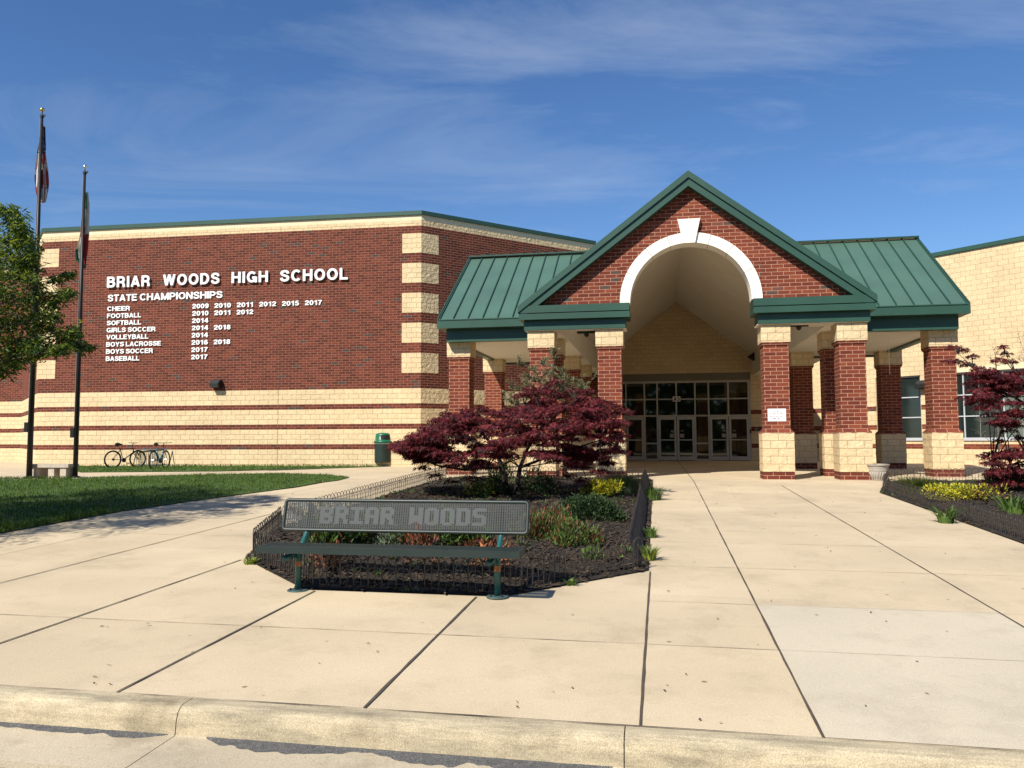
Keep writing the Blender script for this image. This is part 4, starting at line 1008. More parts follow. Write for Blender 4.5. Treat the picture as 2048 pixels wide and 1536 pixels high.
# ------------------------------------------------------------------ planting beds, mulch, fences
LB = [(-6.62, -1.2), (-6.45, -11.4), (-5.68, -13.7), (-4.28, -15.15), (-2.30, -15.15), (-1.0, -13.66), (-1.06, -1.2)]
RBED = [(4.62, -1.0), (3.72, -4.1), (3.72, -12.6), (5.5, -14.2), (9.2, -14.2), (9.6, -1.0)]
def bed(poly, nchip, lab):
    inn = None
    def edge(s, t):
        b = 9
        for (x0, y0), (x1, y1) in zip(poly, poly[1:]+poly[:1]):
            L2 = (x1-x0)**2+(y1-y0)**2; f = max(0, min(1, ((s-x0)*(x1-x0)+(t-y0)*(y1-y0))/L2)); b = min(b, math.hypot(s-x0-f*(x1-x0), t-y0-f*(y1-y0)))
        return b
    def zf(s, t):
        d = edge(s, t)
        return .004+.05*noise.noise(Vector((s*1.3, t*1.3, 2)))*min(1, d/.4)+.09*min(1, max(0, d-.03)/.7)
    o, inn = grid_sheet('mulch', poly, m_mulch, .012, step=.28, zf=zf, smooth=True)
    stuff(o)
    mb = MB(); xs = [p[0] for p in poly]; ys = [p[1] for p in poly]; k = 0
    while k < nchip:
        s, t = U(min(xs), max(xs)), U(min(ys), max(ys))
        if R() > .35+.65*(1-(t-min(ys))/(max(ys)-min(ys))): continue
        if not inn(s, t): continue
        k += 1; p = Wg(s, t, .012+zf(s, t)+U(0, .015)); L, wd = U(.012, .05), U(.006, .014); a = U(0, 6.28); tl = U(-.5, .5)
        d = Vector((math.cos(a), math.sin(a), tl)).normalized(); sd = Vector((-d.y, d.x, U(-.6, .6))).normalized()*wd; up = d.cross(sd).normalized()*.006
        q = [p-d*L-sd, p+d*L-sd*.6, p+d*L*1.1+sd, p-d*L+sd]
        mi = 1 if R() < .10 else 0
        mb.poly([tuple(x+up) for x in q], mi); mb.poly([tuple(q[0]), tuple(q[1]), tuple(q[1]+up), tuple(q[0]+up)], mi)
    stuff(mb.build('mulch', [m_chip, m_chip2]))
    return zf, inn
zL, inLB = bed(LB, 15000, '')
zR, inRB = bed(RBED, 5000, '')
def fence(poly, lab, closed=True, side_lean=.0):
    t_ = empty('garden_fence', Wg(*poly[0]), 0, lab, 'garden fence', 'low hooped iron fences round the flower beds')
    base = Vector(t_.location); n = len(poly)
    for i in range(n if closed else n-1):
        a, b = Vector(poly[i]), Vector(poly[(i+1) % n]); L = (b-a).length; k = max(1, round(L/.145)); d = (b-a)/k; dl = d.length
        mb = MB(); rr = .0056; lean = side_lean if i == 5 else U(-.05, .05); nn = Vector((-d.y, d.x)).normalized()
        for j in range(k):
            p0 = a+d*j; wob = .012*noise.noise(Vector((j*.7, i, 3)))
            def P(f, z, ):
                q = p0+d*f+nn*(lean*z+wob*z*3); g = Wg(q.x, q.y, z)-base; return tuple(g)
            H = .35+.012*noise.noise(Vector((j*.5, i*3, 9)))
            arc = [P(.5-.5*math.cos(x), H-.072+.072*math.sin(x)) for x in [math.pi*q/8 for q in range(9)]]
            mb.tube([P(0, 0)]+arc+[P(1, 0)], rr, 4, caps=False)
            mb.tube([P(.5, .0), P(.5, .27)], rr*.7, 4, caps=False); mb.tube([P(.5, .24), P(.5, .262), P(.5, .30)], [.003, .011, .001], 4, caps=False)
            for zc in (.17,):
                rg = [P(.5+.45*math.cos(x), zc+.06*math.sin(x)) for x in [2*math.pi*q/8 for q in range(9)]]
                mb.tube(rg, rr*.6, 3, caps=False)
        mb.build('fence_panel', m_iron, t_)
def inset(poly, d):
    cx_ = sum(p[0] for p in poly)/len(poly); cy_ = sum(p[1] for p in poly)/len(poly)
    return [(p[0]+(d if p[0] < cx_ else -d), p[1]+(d if p[1] < cy_ else -d)) for p in poly]
fence(inset(LB, .07), 'low black hooped iron fence round the flower bed behind the bench', True, .42)
fence(inset(RBED, .07), 'low black hooped iron fence round the flower bed at the right edge')

# ------------------------------------------------------------------ foliage builders
def frame(d):
    d = d.normalized(); a = Vector((0, 0, 1)) if abs(d.z) < .95 else Vector((1, 0, 0)); x = d.cross(a).normalized(); return d, x, x.cross(d)
def lf(mb, p, d, L, wd, mi, roll=None):
    d, x, y = frame(d); r = U(-1, 1) if roll is None else roll; x = x*math.cos(r)+y*math.sin(r)
    up = d.cross(x)
    b = len(mb.v); m_ = p+d*L*.45
    mb.v.extend([tuple(p), tuple(m_+x*wd*.5+up*wd*.12), tuple(p+d*L-up*L*.08), tuple(m_-x*wd*.5+up*wd*.12)])
    mb.f.append((b, b+1, b+2, b+3)); mb.mi.append(mi); mb.uv.append([(0, 0)]*4)
STARA = [(-105, .62), (-80, .24), (-52, .88), (-26, .27), (0, 1.0), (26, .27), (52, .88), (80, .24), (105, .62)]
def star(mb, p, d, up, size, mi):
    d = d.normalized(); x = d.cross(up); x = x.normalized() if x.length > 1e-4 else d.orthogonal().normalized(); n = x.cross(d)
    b = len(mb.v); mb.v.append(tuple(p-d*size*.08)); k = 1
    for a, r in STARA:
        a = math.radians(a); q = p+(d*math.cos(a)+x*math.sin(a))*r*size-n*(.30*r*r*size); mb.v.append(tuple(q)); k += 1
    mb.f.append(tuple(range(b, b+k))); mb.mi.append(mi); mb.uv.append([(0, 0)]*k)
def bush(name, base, rx, ry, rz, nleaf, L, wd, mats, wts, lab, cat, group=None, nstem=10, flat=0.0, upright=.5, fill=.55, stemcol=None):
    t_ = empty(name, base, 0, lab, cat, group)
    mb = MB()
    lump = [(Vector((U(-.6, .6)*rx, U(-.6, .6)*ry, U(.25, .8)*rz)), U(.35, .6)) for _ in range(9)]
    for i in range(nleaf):
        c, r = random.choice(lump); v = Vector((random.gauss(0, 1), random.gauss(0, 1), random.gauss(0, 1))).normalized()*(fill+(1-fill)*R())
        p = c+Vector((v.x*rx*r, v.y*ry*r, v.z*rz*r*.9))
        if fill > .75:      # clipped evergreen: one bumpy dome
            f = (.70+.30*R())*(1+.16*noise.noise(v*2.6+Vector(base))); p = Vector((v.x*rx*f, v.y*ry*f, abs(v.z)*rz*1.2*f))
        if p.z < .01: p.z = U(.01, .06)
        d = (v*(1-upright)+Vector((U(-.6, .6), U(-.6, .6), upright*1.1))); d.z *= (1-flat)
        hf = p.z/rz
        mi = random.choices(range(len(wts)), [w_*(1.0 if k else 1.0) for k, w_ in enumerate(wts)])[0]
        lf(mb, p, d, L*U(.7, 1.25), wd*U(.8, 1.2), mi)
    mb.build('foliage', mats, t_)
    mb = MB()
    for i in range(nstem):
        c, r = random.choice(lump); mb.tube([(U(-.05, .05)*rx*2, U(-.05, .05)*ry*2, -.03), (c.x*.5, c.y*.5, c.z*.55), (c.x+U(-.05, .05), c.y+U(-.05, .05), c.z+rz*r*.6)], [.007, .005, .002], 4, caps=False)
    mb.build('stem', stemcol or MATS['twig_brown'], t_)
    return t_
M('twig_brown', (.085, .058, .040), .9, .25, 12)
g1 = M('leaf_mid_green', (.052, .108, .020), .6, .2, 8, trans=.25); g2 = M('leaf_light_green', (.105, .175, .034), .6, .2, 8, trans=.3); g3 = M('leaf_dark_green', (.016, .040, .014), .5, .2, 8, trans=.15)
g4 = M('leaf_yellow', (.52, .46, .03), .6, .12, 8, trans=.25); g5 = M('leaf_yellow_green', (.26, .30, .03), .6, .15, 8, trans=.25); g6 = M('leaf_bronze', (.120, .052, .025), .6, .25, 8, trans=.25)
g7 = M('leaf_copper', (.25, .085, .035), .65, .25, 8, trans=.25); g8 = M('leaf_grey_green', (.10, .125, .085), .7, .15, 8, trans=.2); g9 = M('leaf_red_brown', (.10, .022, .018), .65, .25, 8, trans=.2)
g10 = M('leaf_box_green', (.020, .042, .013), .6, .25, 8, trans=.12, spec=.2); g11 = M('leaf_box_light', (.042, .075, .024), .6, .2, 8, trans=.15, spec=.2)
def onbed(px, py): 
    p = G(px, py); p.z += .05; return p
SHG = 'shrubs in the flower beds'
bush('boxwood_shrub', onbed(1178, 1050), .60, .55, .37, 4600, .045, .026, [g10, g11, g3], (5, 4, 2), 'neat rounded dark green boxwood mound right of the bench backrest', 'shrub', SHG, 12, fill=.8)
bush('bronze_nandina', onbed(1085, 1092), .46, .42, .38, 1700, .070, .020, [g6, g1, g2, g7], (5, 3, 2, 1), 'taller bronze and green leafy shrub just right of the bench end', 'shrub', SHG, 26, upright=.7)
bush('bronze_nandina', onbed(1150, 1108), .42, .40, .34, 1500, .065, .020, [g1, g6, g2, g7], (5, 3, 3, 1), 'lower bronze and green leafy shrub in front of the rounded boxwood', 'shrub', SHG, 22, upright=.6)
bush('golden_shrub', onbed(1203, 1003), .44, .40, .36, 1700, .06, .030, [g4, g5, g1], (6, 3, 1), 'bright yellow leafed shrub behind the rounded boxwood', 'shrub', SHG, 10, upright=.25)
bush('golden_shrub', onbed(957, 1003), .36, .34, .34, 500, .070, .026, [g4, g5, g1, g2], (4, 4, 2, 2), 'sparse yellow and green shrub just left of the maple trunk', 'shrub', SHG, 14, upright=.25)
bush('dark_shrub', onbed(1076, 1000), .42, .40, .50, 2200, .045, .022, [g3, g10, g1], (5, 3, 1), 'dark green rounded shrub right of the maple trunk', 'shrub', SHG, 14, fill=.7)
bush('dark_shrub', onbed(978, 1005), .34, .32, .42, 1300, .045, .022, [g3, g1], (4, 2), 'small dark shrub in the shade of the maple just left of its trunk', 'shrub', SHG, 10)
bush('leafy_perennial', onbed(690, 1108), .56, .42, .42, 1500, .105, .036, [g1, g2, g3, g6], (4, 4, 2, 1), 'broad fresh green leafy clump behind the left half of the bench', 'plant', SHG, 20, upright=.6)
bush('leafy_perennial', onbed(905, 1112), .52, .40, .44, 1700, .060, .034, [g1, g2, g3], (5, 3, 2), 'broad mid green leafy clump behind the right half of the bench', 'plant', SHG, 20, upright=.5)
bush('grey_green_herb', onbed(793, 1115), .34, .30, .32, 900, .050, .022, [g8, g1], (4, 2), 'grey green herb clump seen under the middle of the bench backrest', 'plant', SHG, 18, upright=.7)
bush('copper_shrub', onbed(842, 1120), .24, .24, .42, 520, .070, .022, [g7, g6, g9], (4, 3, 2), 'narrow copper leafed shrub between the green clumps behind the bench', 'shrub', SHG, 12, upright=.7)
bush('red_brown_groundcover', onbed(968, 1118), .40, .30, .17, 650, .050, .022, [g9, g7, g6], (5, 2, 2), 'low red brown leafy patch behind the right bench support', 'plant', SHG, 10)
bush('dried_orange_plant', onbed(990, 1152), .26, .20, .20, 90, .085, .034, [g7, M('leaf_dry_orange', (.45, .18, .07), .7, .2, 8, trans=.2)], (2, 4), 'dried orange leaves behind the right bench pedestal', 'plant', SHG, 12, upright=.4)
bush('dried_orange_plant', onbed(655, 1150), .26, .22, .26, 260, .05, .02, [g6, g7, g9], (4, 3, 2), 'thin brown and orange plant behind the left bench pedestal', 'plant', SHG, 16, upright=.6)
bush('leafy_perennial', onbed(1001, 985), .30, .28, .50, 700, .08, .028, [g2, g1], (4, 3), 'bright green upright clump behind the maple trunk by the rear fence', 'plant', SHG, 14, upright=.7)
bush('golden_shrub', onbed(1900, 1010), .40, .36, .27, 1700, .06, .030, [g4, g5, g1], (6, 3, 1), 'bright yellow leafed shrub inside the right flower bed', 'shrub', SHG, 10, upright=.25)
bush('golden_shrub', onbed(1972, 1013), .40, .36, .30, 620, .06, .028, [g4, g6, g5, g9], (3, 3, 3, 2), 'thin yellow and bronze shrub to the right of the bright yellow one', 'shrub', SHG, 20, upright=.4)
bush('leafy_perennial', onbed(2012, 985), .50, .40, .42, 900, .12, .030, [g1, g2, g3], (4, 2, 2), 'strappy dark green clump below the right maple crown', 'plant', SHG, 14, upright=.7)
def tuft(name, base, r, h, n, mats, lab, cat, arch=.7, wd=.012):
    t_ = empty(name, base, 0, lab, cat, SHG if 'weed' not in name else 'weeds at the bed edges'); mb = MB()
    for i in range(n):
        a = U(0, 6.283); d = Vector((math.cos(a), math.sin(a), 0)); rr = r*math.sqrt(R())*.55; p = d*rr; hh = h*U(.6, 1.1); reach = arch*h*U(.2, 1.0)*(.4+rr/r)
        sd = Vector((-d.y, d.x, 0)); pts = [p+d*reach*f*f*1.1+Vector((0, 0, hh*(f*1.35-.45*f*f)))+sd*.02*math.sin(i+f*3) for f in (0, .35, .7, 1)]; ws = [wd, wd*.9, wd*.6, wd*.08]
        mi = random.randrange(len(mats)); b = len(mb.v)
        for q, w_ in zip(pts, ws): mb.v.extend([tuple(q-sd*w_*.5), tuple(q+sd*w_*.5)])
        for k in range(3): mb.f.append((b+2*k, b+2*k+1, b+2*k+3, b+2*k+2)); mb.mi.append(mi); mb.uv.append([(0, 0)]*4)
    mb.build('blade_clump', mats, t_)
    return t_
tuft('ornamental_grass', onbed(1246, 990), .55, .42, 900, [g1, g2, g8], 'green ornamental grass clump at the back right corner of the left bed', 'grass clump', .9)
tuft('ornamental_grass', onbed(1832, 990), .60, .36, 800, [g1, g2, g6], 'green ornamental grass clump at the near left corner of the right bed', 'grass clump', 1.0)
tuft('broadleaf_weed', G(1893, 1046), .22, .27, 40, [g2, g1], 'tall pale green weed growing through the right bed fence', 'weed', 1.1, .045)
tuft('broadleaf_weed', onbed(2030, 1040), .35, .36, 80, [g2, g1], 'leafy pale green weed clump near the right picture edge', 'weed', .8, .045)
tuft('broadleaf_weed', G(1140, 1170), .10, .07, 40, [g2, g1], 'small bright weed on the paving edge right of the bench', 'weed', 1.4, .022)
tuft('edge_grass', G(1306, 1000), .30, .30, 220, [g1, g2], 'long grass tuft outside the far right side of the bed fence', 'weed', .8); tuft('edge_grass', G(1297, 1120), .16, .18, 160, [g5, g2, g1], 'yellowish grass tuft at the front right corner of the bed fence', 'weed', .9)
tuft('edge_grass', G(1302, 1075), .14, .16, 110, [g1, g2], 'short grass tuft halfway along the right side of the bed fence', 'weed', .9)
tuft('edge_grass', G(500, 1128), .12, .08, 80, [g2, g5], 'small yellow green tuft at the left corner of the bed fence', 'weed', 1.2)
tuft('edge_grass', G(10, 1058), .3, .13, 110, [g2, g5, g1], 'scruffy weeds on the lawn edge at the left picture edge', 'weed', .8)
bush('bed_weed', G(1187, 1135)+Vector((0, .1, .02)), .14, .12, .18, 90, .07, .03, [g2, g1], (3, 2), 'small green weed behind the front fence right of the bench', 'weed', 'weeds at the bed edges', 5, upright=.7)

mb = MB()       # sparse weeds and seedlings creeping over the mulch
for poly, inn, zf, cnt in ((LB, inLB, zL, 420), (RBED, inRB, zR, 120)):
    k = 0
    while k < cnt:
        s, t = U(min(p[0] for p in poly), max(p[0] for p in poly)), U(min(p[1] for p in poly), max(p[1] for p in poly))
        if not inn(s, t) or noise.noise(Vector((s*.9, t*.6, 4)))+U(-.25, .25) < .06: continue
        k += 1; p = Wg(s, t, .015+zf(s, t)); h = U(.03, .10); g_ = random.randrange(4)
        for j in range(random.randint(4, 9)):
            a = U(0, 6.283); lf(mb, p+Vector((U(-.03, .03), U(-.03, .03), 0)), Vector((math.cos(a), math.sin(a), U(.3, 1.6))), h*U(.7, 1.3), U(.012, .024), g_)
stuff(mb.build('low_weeds', [g1, g2, g8, g6]))
# ------------------------------------------------------------------ trees
m_bark = M('maple_bark', (.026, .019, .017), .9, .3, 10, bump=.5, bscale=30)
ml = [M('maple_leaf_a', (.088, .011, .015), .65, .2, 6, trans=.28, spec=.25), M('maple_leaf_b', (.160, .022, .028), .65, .2, 6, trans=.32, spec=.25), M('maple_leaf_c', (.036, .006, .009), .62, .2, 6, trans=.2, spec=.25)]
def maple(root, lab, trunk, limbs, pads, leaf=.075, seed=1):
    random.seed(seed); t_ = empty('red_maple', root, 0, lab, 'tree', 'red maples in the flower beds')
    mb = MB()
    for pts, rs in trunk+limbs: mb.tube([Vector(p)-root for p in pts], rs, 8)
    # twigs to the pads
    tips = [Vector(p) for pts, _ in trunk+limbs for p in pts[1:]]
    for c, rx, rz, n in pads:
        q = min(tips, key=lambda v: (v-c).length+(.6 if v.z > c.z+.1 else 0)); mid = q.lerp(c, .5)+Vector((0, 0, .08))
        mb.tube([q-root, mid-root, c-root+Vector((0, 0, -rz*.3))], [.014, .010, .004], 5, caps=False)
        for k in range(4):
            e = c+Vector((U(-1, 1)*rx, U(-1, 1)*rx, U(-.4, .1)*rz)); mb.tube([c-root-Vector((0, 0, rz*.3)), e-root], [.005, .002], 3, caps=False)
    mb.build('trunk', m_bark, t_, True)
    mb = MB()
    for c, rx, rz, n in pads:
        for i in range(n):
            a = U(0, 6.283); rr = math.sqrt(R()); o = Vector((math.cos(a)*rr*rx, math.sin(a)*rr*rx, 0))
            o.z = rz*(1-rr*rr)*U(-.15, 1)-rz*.55*rr*rr+U(-.03, .03); p = c+o-root
            d = Vector((math.cos(a)*.8+U(-.5, .5), math.sin(a)*.8+U(-.5, .5), -.55+U(-.35, .25)))
            star(mb, p, d, Vector((U(-.3, .3), U(-.3, .3), 1)), leaf*U(.7, 1.25), random.choices((0, 1, 2), (5, 3, 3))[0])
    mb.build('crown', ml, t_)
    return t_
MT = Vector(G(1018, 1000)); MT.z += .03
def mp(px, py, dy=0.0): return atY(px, py, MT.y+dy)
up_env = [(783, 885), (810, 872), (835, 858), (865, 842), (885, 822), (905, 820), (935, 812), (965, 810), (1000, 822), (1025, 792), (1055, 768), (1085, 770), (1110, 752), (1140, 772), (1180, 776), (1205, 782), (1235, 806), (1265, 820)]
lo_env = [(783, 905), (810, 925), (850, 945), (900, 955), (940, 962), (972, 976), (990, 935), (1050, 925), (1100, 940), (1150, 955), (1185, 968), (1215, 955), (1240, 908), (1265, 828)]
def env(e, x):
    for (a, b), (c, d) in zip(e[:-1], e[1:]):
        if a <= x <= c: return b+(d-b)*(x-a)/(c-a)
    return e[0][1] if x < e[0][0] else e[-1][1]
random.seed(21); pads = []
def addp(px, py, dy, rx, rz, n): pads.append((mp(px, py, dy), rx, rz, n))
for k in range(205):
    x = U(800, 1240); u, l = env(up_env, x), env(lo_env, x)-14; y = u+9+(l-u-18)*R()**.9
    half = math.sqrt(max(0, 1-((x-1025)/250)**2)); dy = U(-1, 1)*1.75*half*math.sqrt(max(.1, 1-((y-880)/130)**2))
    edge = min(1, (x-783)/60, (1265-x)/60)
    addp(x, y, dy, U(.22, .38)*(.55+.45*edge), U(.04, .085), int(U(90, 140)*(.5+.5*edge)))
for px, py in ((792, 890), (806, 884), (826, 872), (820, 898), (800, 900), (845, 935), (838, 920), (890, 825), (895, 838), (960, 960), (985, 985), (975, 972), (1222, 812), (1240, 818), (1256, 821), (1246, 902), (1228, 895), (1205, 900), (1112, 762), (1095, 770), (1150, 780), (1180, 782), (1060, 776), (1040, 790), (1165, 960), (1180, 970), (1200, 940), (1140, 950), (940, 955), (870, 950), (905, 962), (1215, 830), (1190, 825), (930, 820), (960, 816), (1090, 905), (1130, 890)):
    addp(px, py, U(-.5, .5), U(.12, .22), .05, int(U(30, 55)))
tr = [([MT, mp(1010, 965), mp(1003, 930, -.1), mp(985, 890, -.2), mp(950, 850, -.2)], [.085, .060, .048, .034, .014]),
      ([MT+Vector((.03, 0, .05)), mp(1034, 970), mp(1040, 935, .2), mp(1060, 885, .3), mp(1110, 820, .4)], [.062, .050, .042, .030, .012])]
lb = [([mp(1003, 935, -.1), mp(975, 935, -.3), mp(930, 940, -.5), mp(870, 930, -.5), mp(820, 895, -.3)], [.03, .026, .02, .014, .006]),
      ([mp(1040, 935, .2), mp(1080, 920, .2), mp(1140, 900, .2), mp(1200, 880, .1), mp(1235, 895, .1)], [.032, .026, .02, .012, .006]),
      ([mp(1050, 905, .2), mp(1090, 850, -.3), mp(1150, 800, -.5), mp(1215, 815, -.4)], [.026, .022, .014, .006]),
      ([mp(1000, 920, -.1), mp(1010, 870, .6), mp(1050, 810, .9), mp(1100, 780, .9)], [.026, .02, .014, .006]),
      ([mp(990, 900, -.2), mp(940, 880, .5), mp(890, 850, .7), mp(860, 855, .7)], [.024, .018, .012, .005])]
maple(MT, 'spreading dark red maple in the bed behind the bench', tr, lb, pads, .078, 31)

# right-hand maple, mostly beyond the picture edge
RT = Wg(7.6, -3.6, .03)
def rp(px, py, dy=0.0): return atY(px, py, RT.y+dy)
random.seed(5); rpads = []
def addr(px, py, dy, rx, rz, n): rpads.append((rp(px, py, dy), rx, rz, n))
for px, py, n in ((1908, 692, 30), (1925, 700, 40), (1945, 712, 36), (1918, 722, 30), (1895, 722, 26), (1935, 728, 40), (1955, 735, 40), (2004, 692, 24), (2010, 706, 34), (1998, 720, 46), (2020, 722, 40)): addr(px, py, U(-.2, .2), .15, .05, n)
for k in range(90):
    x = U(1958, 2170); y = U(738, 850) if k % 3 else U(738, 785)
    if x < 1990 and y > 815: y = 790
    addr(x, y, U(-1, 1)*1.1, U(.2, .34), .07, int(U(70, 110)))
for k in range(80):
    x = U(1985, 2170); y = U(900, 1005)
    addr(x, y, U(-1, 1)*1.0, U(.2, .34), .07, int(U(70, 110)))
for px, py, n in ((1940, 768, 30), (1928, 795, 30), (1945, 805, 40), (1960, 815, 40), (1965, 910, 30), (1985, 905, 40), (1978, 925, 40), (1980, 948, 36), (1975, 962, 30), (1995, 972, 40), (2000, 845, 40), (2018, 860, 44), (2030, 850, 50), (1998, 880, 26), (2040, 875, 50), (2040, 1000, 40), (2025, 1008, 30)): addr(px, py, U(-.3, .3), .17, .05, n)
tr = [([RT, rp(2120, 960), rp(2100, 900, .1), rp(2085, 830, .1), rp(2060, 770, .1)], [.08, .06, .05, .036, .014]), ([RT, rp(2150, 950, .2), rp(2190, 860, .3), rp(2240, 790, .3)], [.06, .05, .035, .012])]
lb = [([rp(2100, 900, .1), rp(2060, 920), rp(2020, 930), rp(1985, 930)], [.03, .022, .014, .006]), ([rp(2085, 830, .1), rp(2030, 795), rp(1985, 775), rp(1945, 735), rp(1915, 705)], [.03, .024, .018, .010, .004]), ([rp(2060, 790, .1), rp(2030, 745), rp(2010, 705)], [.02, .012, .004])]
maple(RT, 'dark red maple reaching in from the right picture edge', tr, lb, rpads, .078, 32)

# thin tree with grey green leaves behind the maple, and bare twiggy shrub
def sparse_tree(name, root, lab, tips, leafmats, nl, L, wd, seed, trunkpts, mt, spread=.16, group=None):
    random.seed(seed); t_ = empty(name, root, 0, lab, 'tree' if 'tree' in name else 'shrub', group); mb = MB(); mbf = MB()
    mb.tube([Vector(p)-root for p in trunkpts], [.03*(1-.6*i/len(trunkpts)) for i in range(len(trunkpts))], 6)
    top = [Vector(p) for p in trunkpts]
    for tp in tips:
        q = random.choice(top[1:]); q = min(top[1:], key=lambda v: abs(v.z-(tp.z-.45))); mid = q.lerp(tp, .5)+Vector((U(-.08, .08), U(-.08, .08), -.04))
        mb.tube([q-root, mid-root, tp-root], [.011, .007, .003], 4, caps=False)
        for k in range(7):
            f = U(.35, 1); s_ = mid.lerp(tp, f); e = s_+Vector((U(-1, 1), U(-1, 1), U(-.4, 1)))*spread*1.3; mb.tube([s_-root, s_.lerp(e, .5)+Vector((0, 0, .02))-root, e-root], [.004, .003, .0015], 3, caps=False)
            for j in range(nl):
                g = U(.1, 1.05); p = s_.lerp(e, g)+Vector((U(-1, 1), U(-1, 1), U(-1, 1)))*.03
                lf(mbf, p-root, Vector((U(-1, 1), U(-1, 1), U(-.3, 1))), L*U(.7, 1.3), wd, random.randrange(len(leafmats)))
    mb.build('trunk', mt, t_)
    if nl: mbf.build('crown', leafmats, t_)
    return t_
ST = Wg(-3.9, -2.6, .03); sd_ = ST.y
random.seed(3)
tips = [atY(px+U(-10, 10), py+U(-8, 8), sd_+U(-.5, .5)) for px, py in ((1040, 725), (1065, 735), (1050, 755), (1085, 715), (1100, 700), (1110, 720), (1125, 735), (1095, 745), (1075, 765), (1115, 765), (1140, 755), (1160, 760), (1175, 770), (1150, 775), (1020, 775), (1010, 785), (1030, 800), (1015, 810), (1130, 785), (1060, 785), (1090, 780), (1105, 740), (1120, 750), (1165, 775), (1060, 745), (1100, 760), (1110, 790), (1045, 790), (1010, 800), (1140, 770))]
gl = [M('leaf_olive_grey', (.22, .215, .12), .7, .2, 8, trans=.25), M('leaf_olive_dark', (.13, .13, .065), .7, .2, 8, trans=.2)]
m_tw = M('grey_twig', (.12, .10, .085), .9, .2, 14)
sparse_tree('slender_tree', ST, 'thin tree with small grey green leaves rising behind the red maple', tips, gl, 34, .055, .024, 12, [ST, atY(1085, 900, sd_), atY(1088, 840, sd_), atY(1092, 790, sd_), atY(1098, 745, sd_)], m_tw, .17)
BT = Wg(8.2, 1.2, .0); bd = BT.y
random.seed(4)
tips = [atY(px+U(-8, 8), py+U(-8, 8), bd+U(-.4, .4)) for px, py in ((1955, 820), (1970, 840), (1985, 815), (1960, 860), (1990, 860), (2000, 835), (1975, 875), (2010, 810), (1945, 845), (2015, 850), (1985, 700), (1975, 715), (1995, 725), (2025, 820), (1965, 800), (2000, 690))]
sparse_tree('bare_shrub', BT, 'nearly bare twiggy shrub in front of the right hand windows', tips, [gl[0]], 1, .03, .012, 13, [BT, atY(1998, 900, bd), atY(1996, 850, bd), atY(1994, 800, bd), atY(1992, 730, bd)], m_tw, .2)
tips = [atY(px+U(-6, 6), py+U(-8, 8), bd+U(-.3, .3)) for px, py in ((2040, 668), (2048, 680), (2044, 700), (2052, 720), (2036, 712), (2060, 660), (2065, 700), (2070, 730))]
B2 = Wg(9.0, 1.3)
sparse_tree('bare_shrub', B2, 'taller bare twiggy shrub cut off by the right picture edge', tips, [gl[0]], 2, .03, .012, 14, [B2, atY(2062, 900, bd), atY(2060, 800, bd), atY(2056, 720, bd)], m_tw, .2)

# green tree at the left edge
gt = [M('tree_leaf_fresh_sunlit', (.19, .24, .026), .55, .2, 6, trans=.38), M('tree_leaf_mid', (.075, .125, .020), .55, .2, 6, trans=.32), M('tree_leaf_deep', (.034, .072, .017), .5, .2, 6, trans=.25)]
random.seed(9)
TB = Vector((-10.5, 12.9, zg(12.9)+.02)); tree = empty('green_tree', TB, 0, 'leafy green tree leaning in from the left picture edge', 'tree')
gp = []
def ga(px, py, r, n, Y=13.0): gp.append((atY(px, py, Y+U(-.5, .5)), r, n))
for px, py, r in ((15, 420, .20), (24, 428, .2), (36, 440, .16), (30, 450, .22), (42, 455, .14), (50, 472, .16), (54, 490, .2), (62, 507, .14), (60, 530, .18), (52, 520, .2), (50, 480, .2), (20, 480, .2), (10, 510, .26), (45, 520, .24), (30, 550, .26), (65, 555, .2), (78, 580, .2), (60, 600, .28), (20, 590, .28), (110, 558, .12), (130, 548, .10), (142, 545, .07), (105, 600, .2), (125, 590, .16), (138, 582, .12), (95, 625, .22), (55, 640, .28), (15, 640, .28), (90, 650, .22), (105, 632, .14), (60, 680, .28), (20, 690, .28), (85, 690, .24), (120, 670, .2), (145, 660, .18), (140, 680, .18), (155, 668, .12), (110, 700, .14), (160, 690, .14), (180, 692, .10), (130, 697, .14), (45, 710, .24), (15, 720, .26), (70, 700, .2), (5, 740, .2), (30, 728, .14)): ga(px, py, r*.85, int(150*r/.2))
for k in range(270):
    v = Vector((random.gauss(0, 1), random.gauss(0, 1), random.gauss(0, 1))).normalized()*R()**.4
    p = Vector((-10.4+v.x*3.0, 11.6+v.y*4.3, 4.0+v.z*2.2))
    r = U(.35, .5); qx, qy = 1024+1628*p.x/p.y, 877-1628*(p.z-1.09)/p.y
    if qx+r*230 > -5 and (qy-r*110 < 405 or qy+r*110 > 745 or qx > 30): continue
    gp.append((p, r, 150))
mb = MB(); mb.tube([(0, 0, -.1), (.02, 0, 1.2), (.05, 0, 2.4), (.1, 0, 4.0), (.1, 0, 5.4)], [.13, .11, .09, .06, .02], 10)
ax = [Vector((.05, 0, z)) for z in (1.8, 2.3, 2.9, 3.5, 4.2)]
for p, r, n in gp:
    q = min(ax, key=lambda v: abs(v.z-(p.z-TB.z-.8))); l = p-TB; mb.tube([q, q.lerp(l, .55)+Vector((0, 0, .12)), l], [.022, .013, .004], 4, caps=False)
mb.build('trunk', M('grey_bark', (.09, .075, .06), .9, .25, 9, bump=.4), tree)
mb = MB()
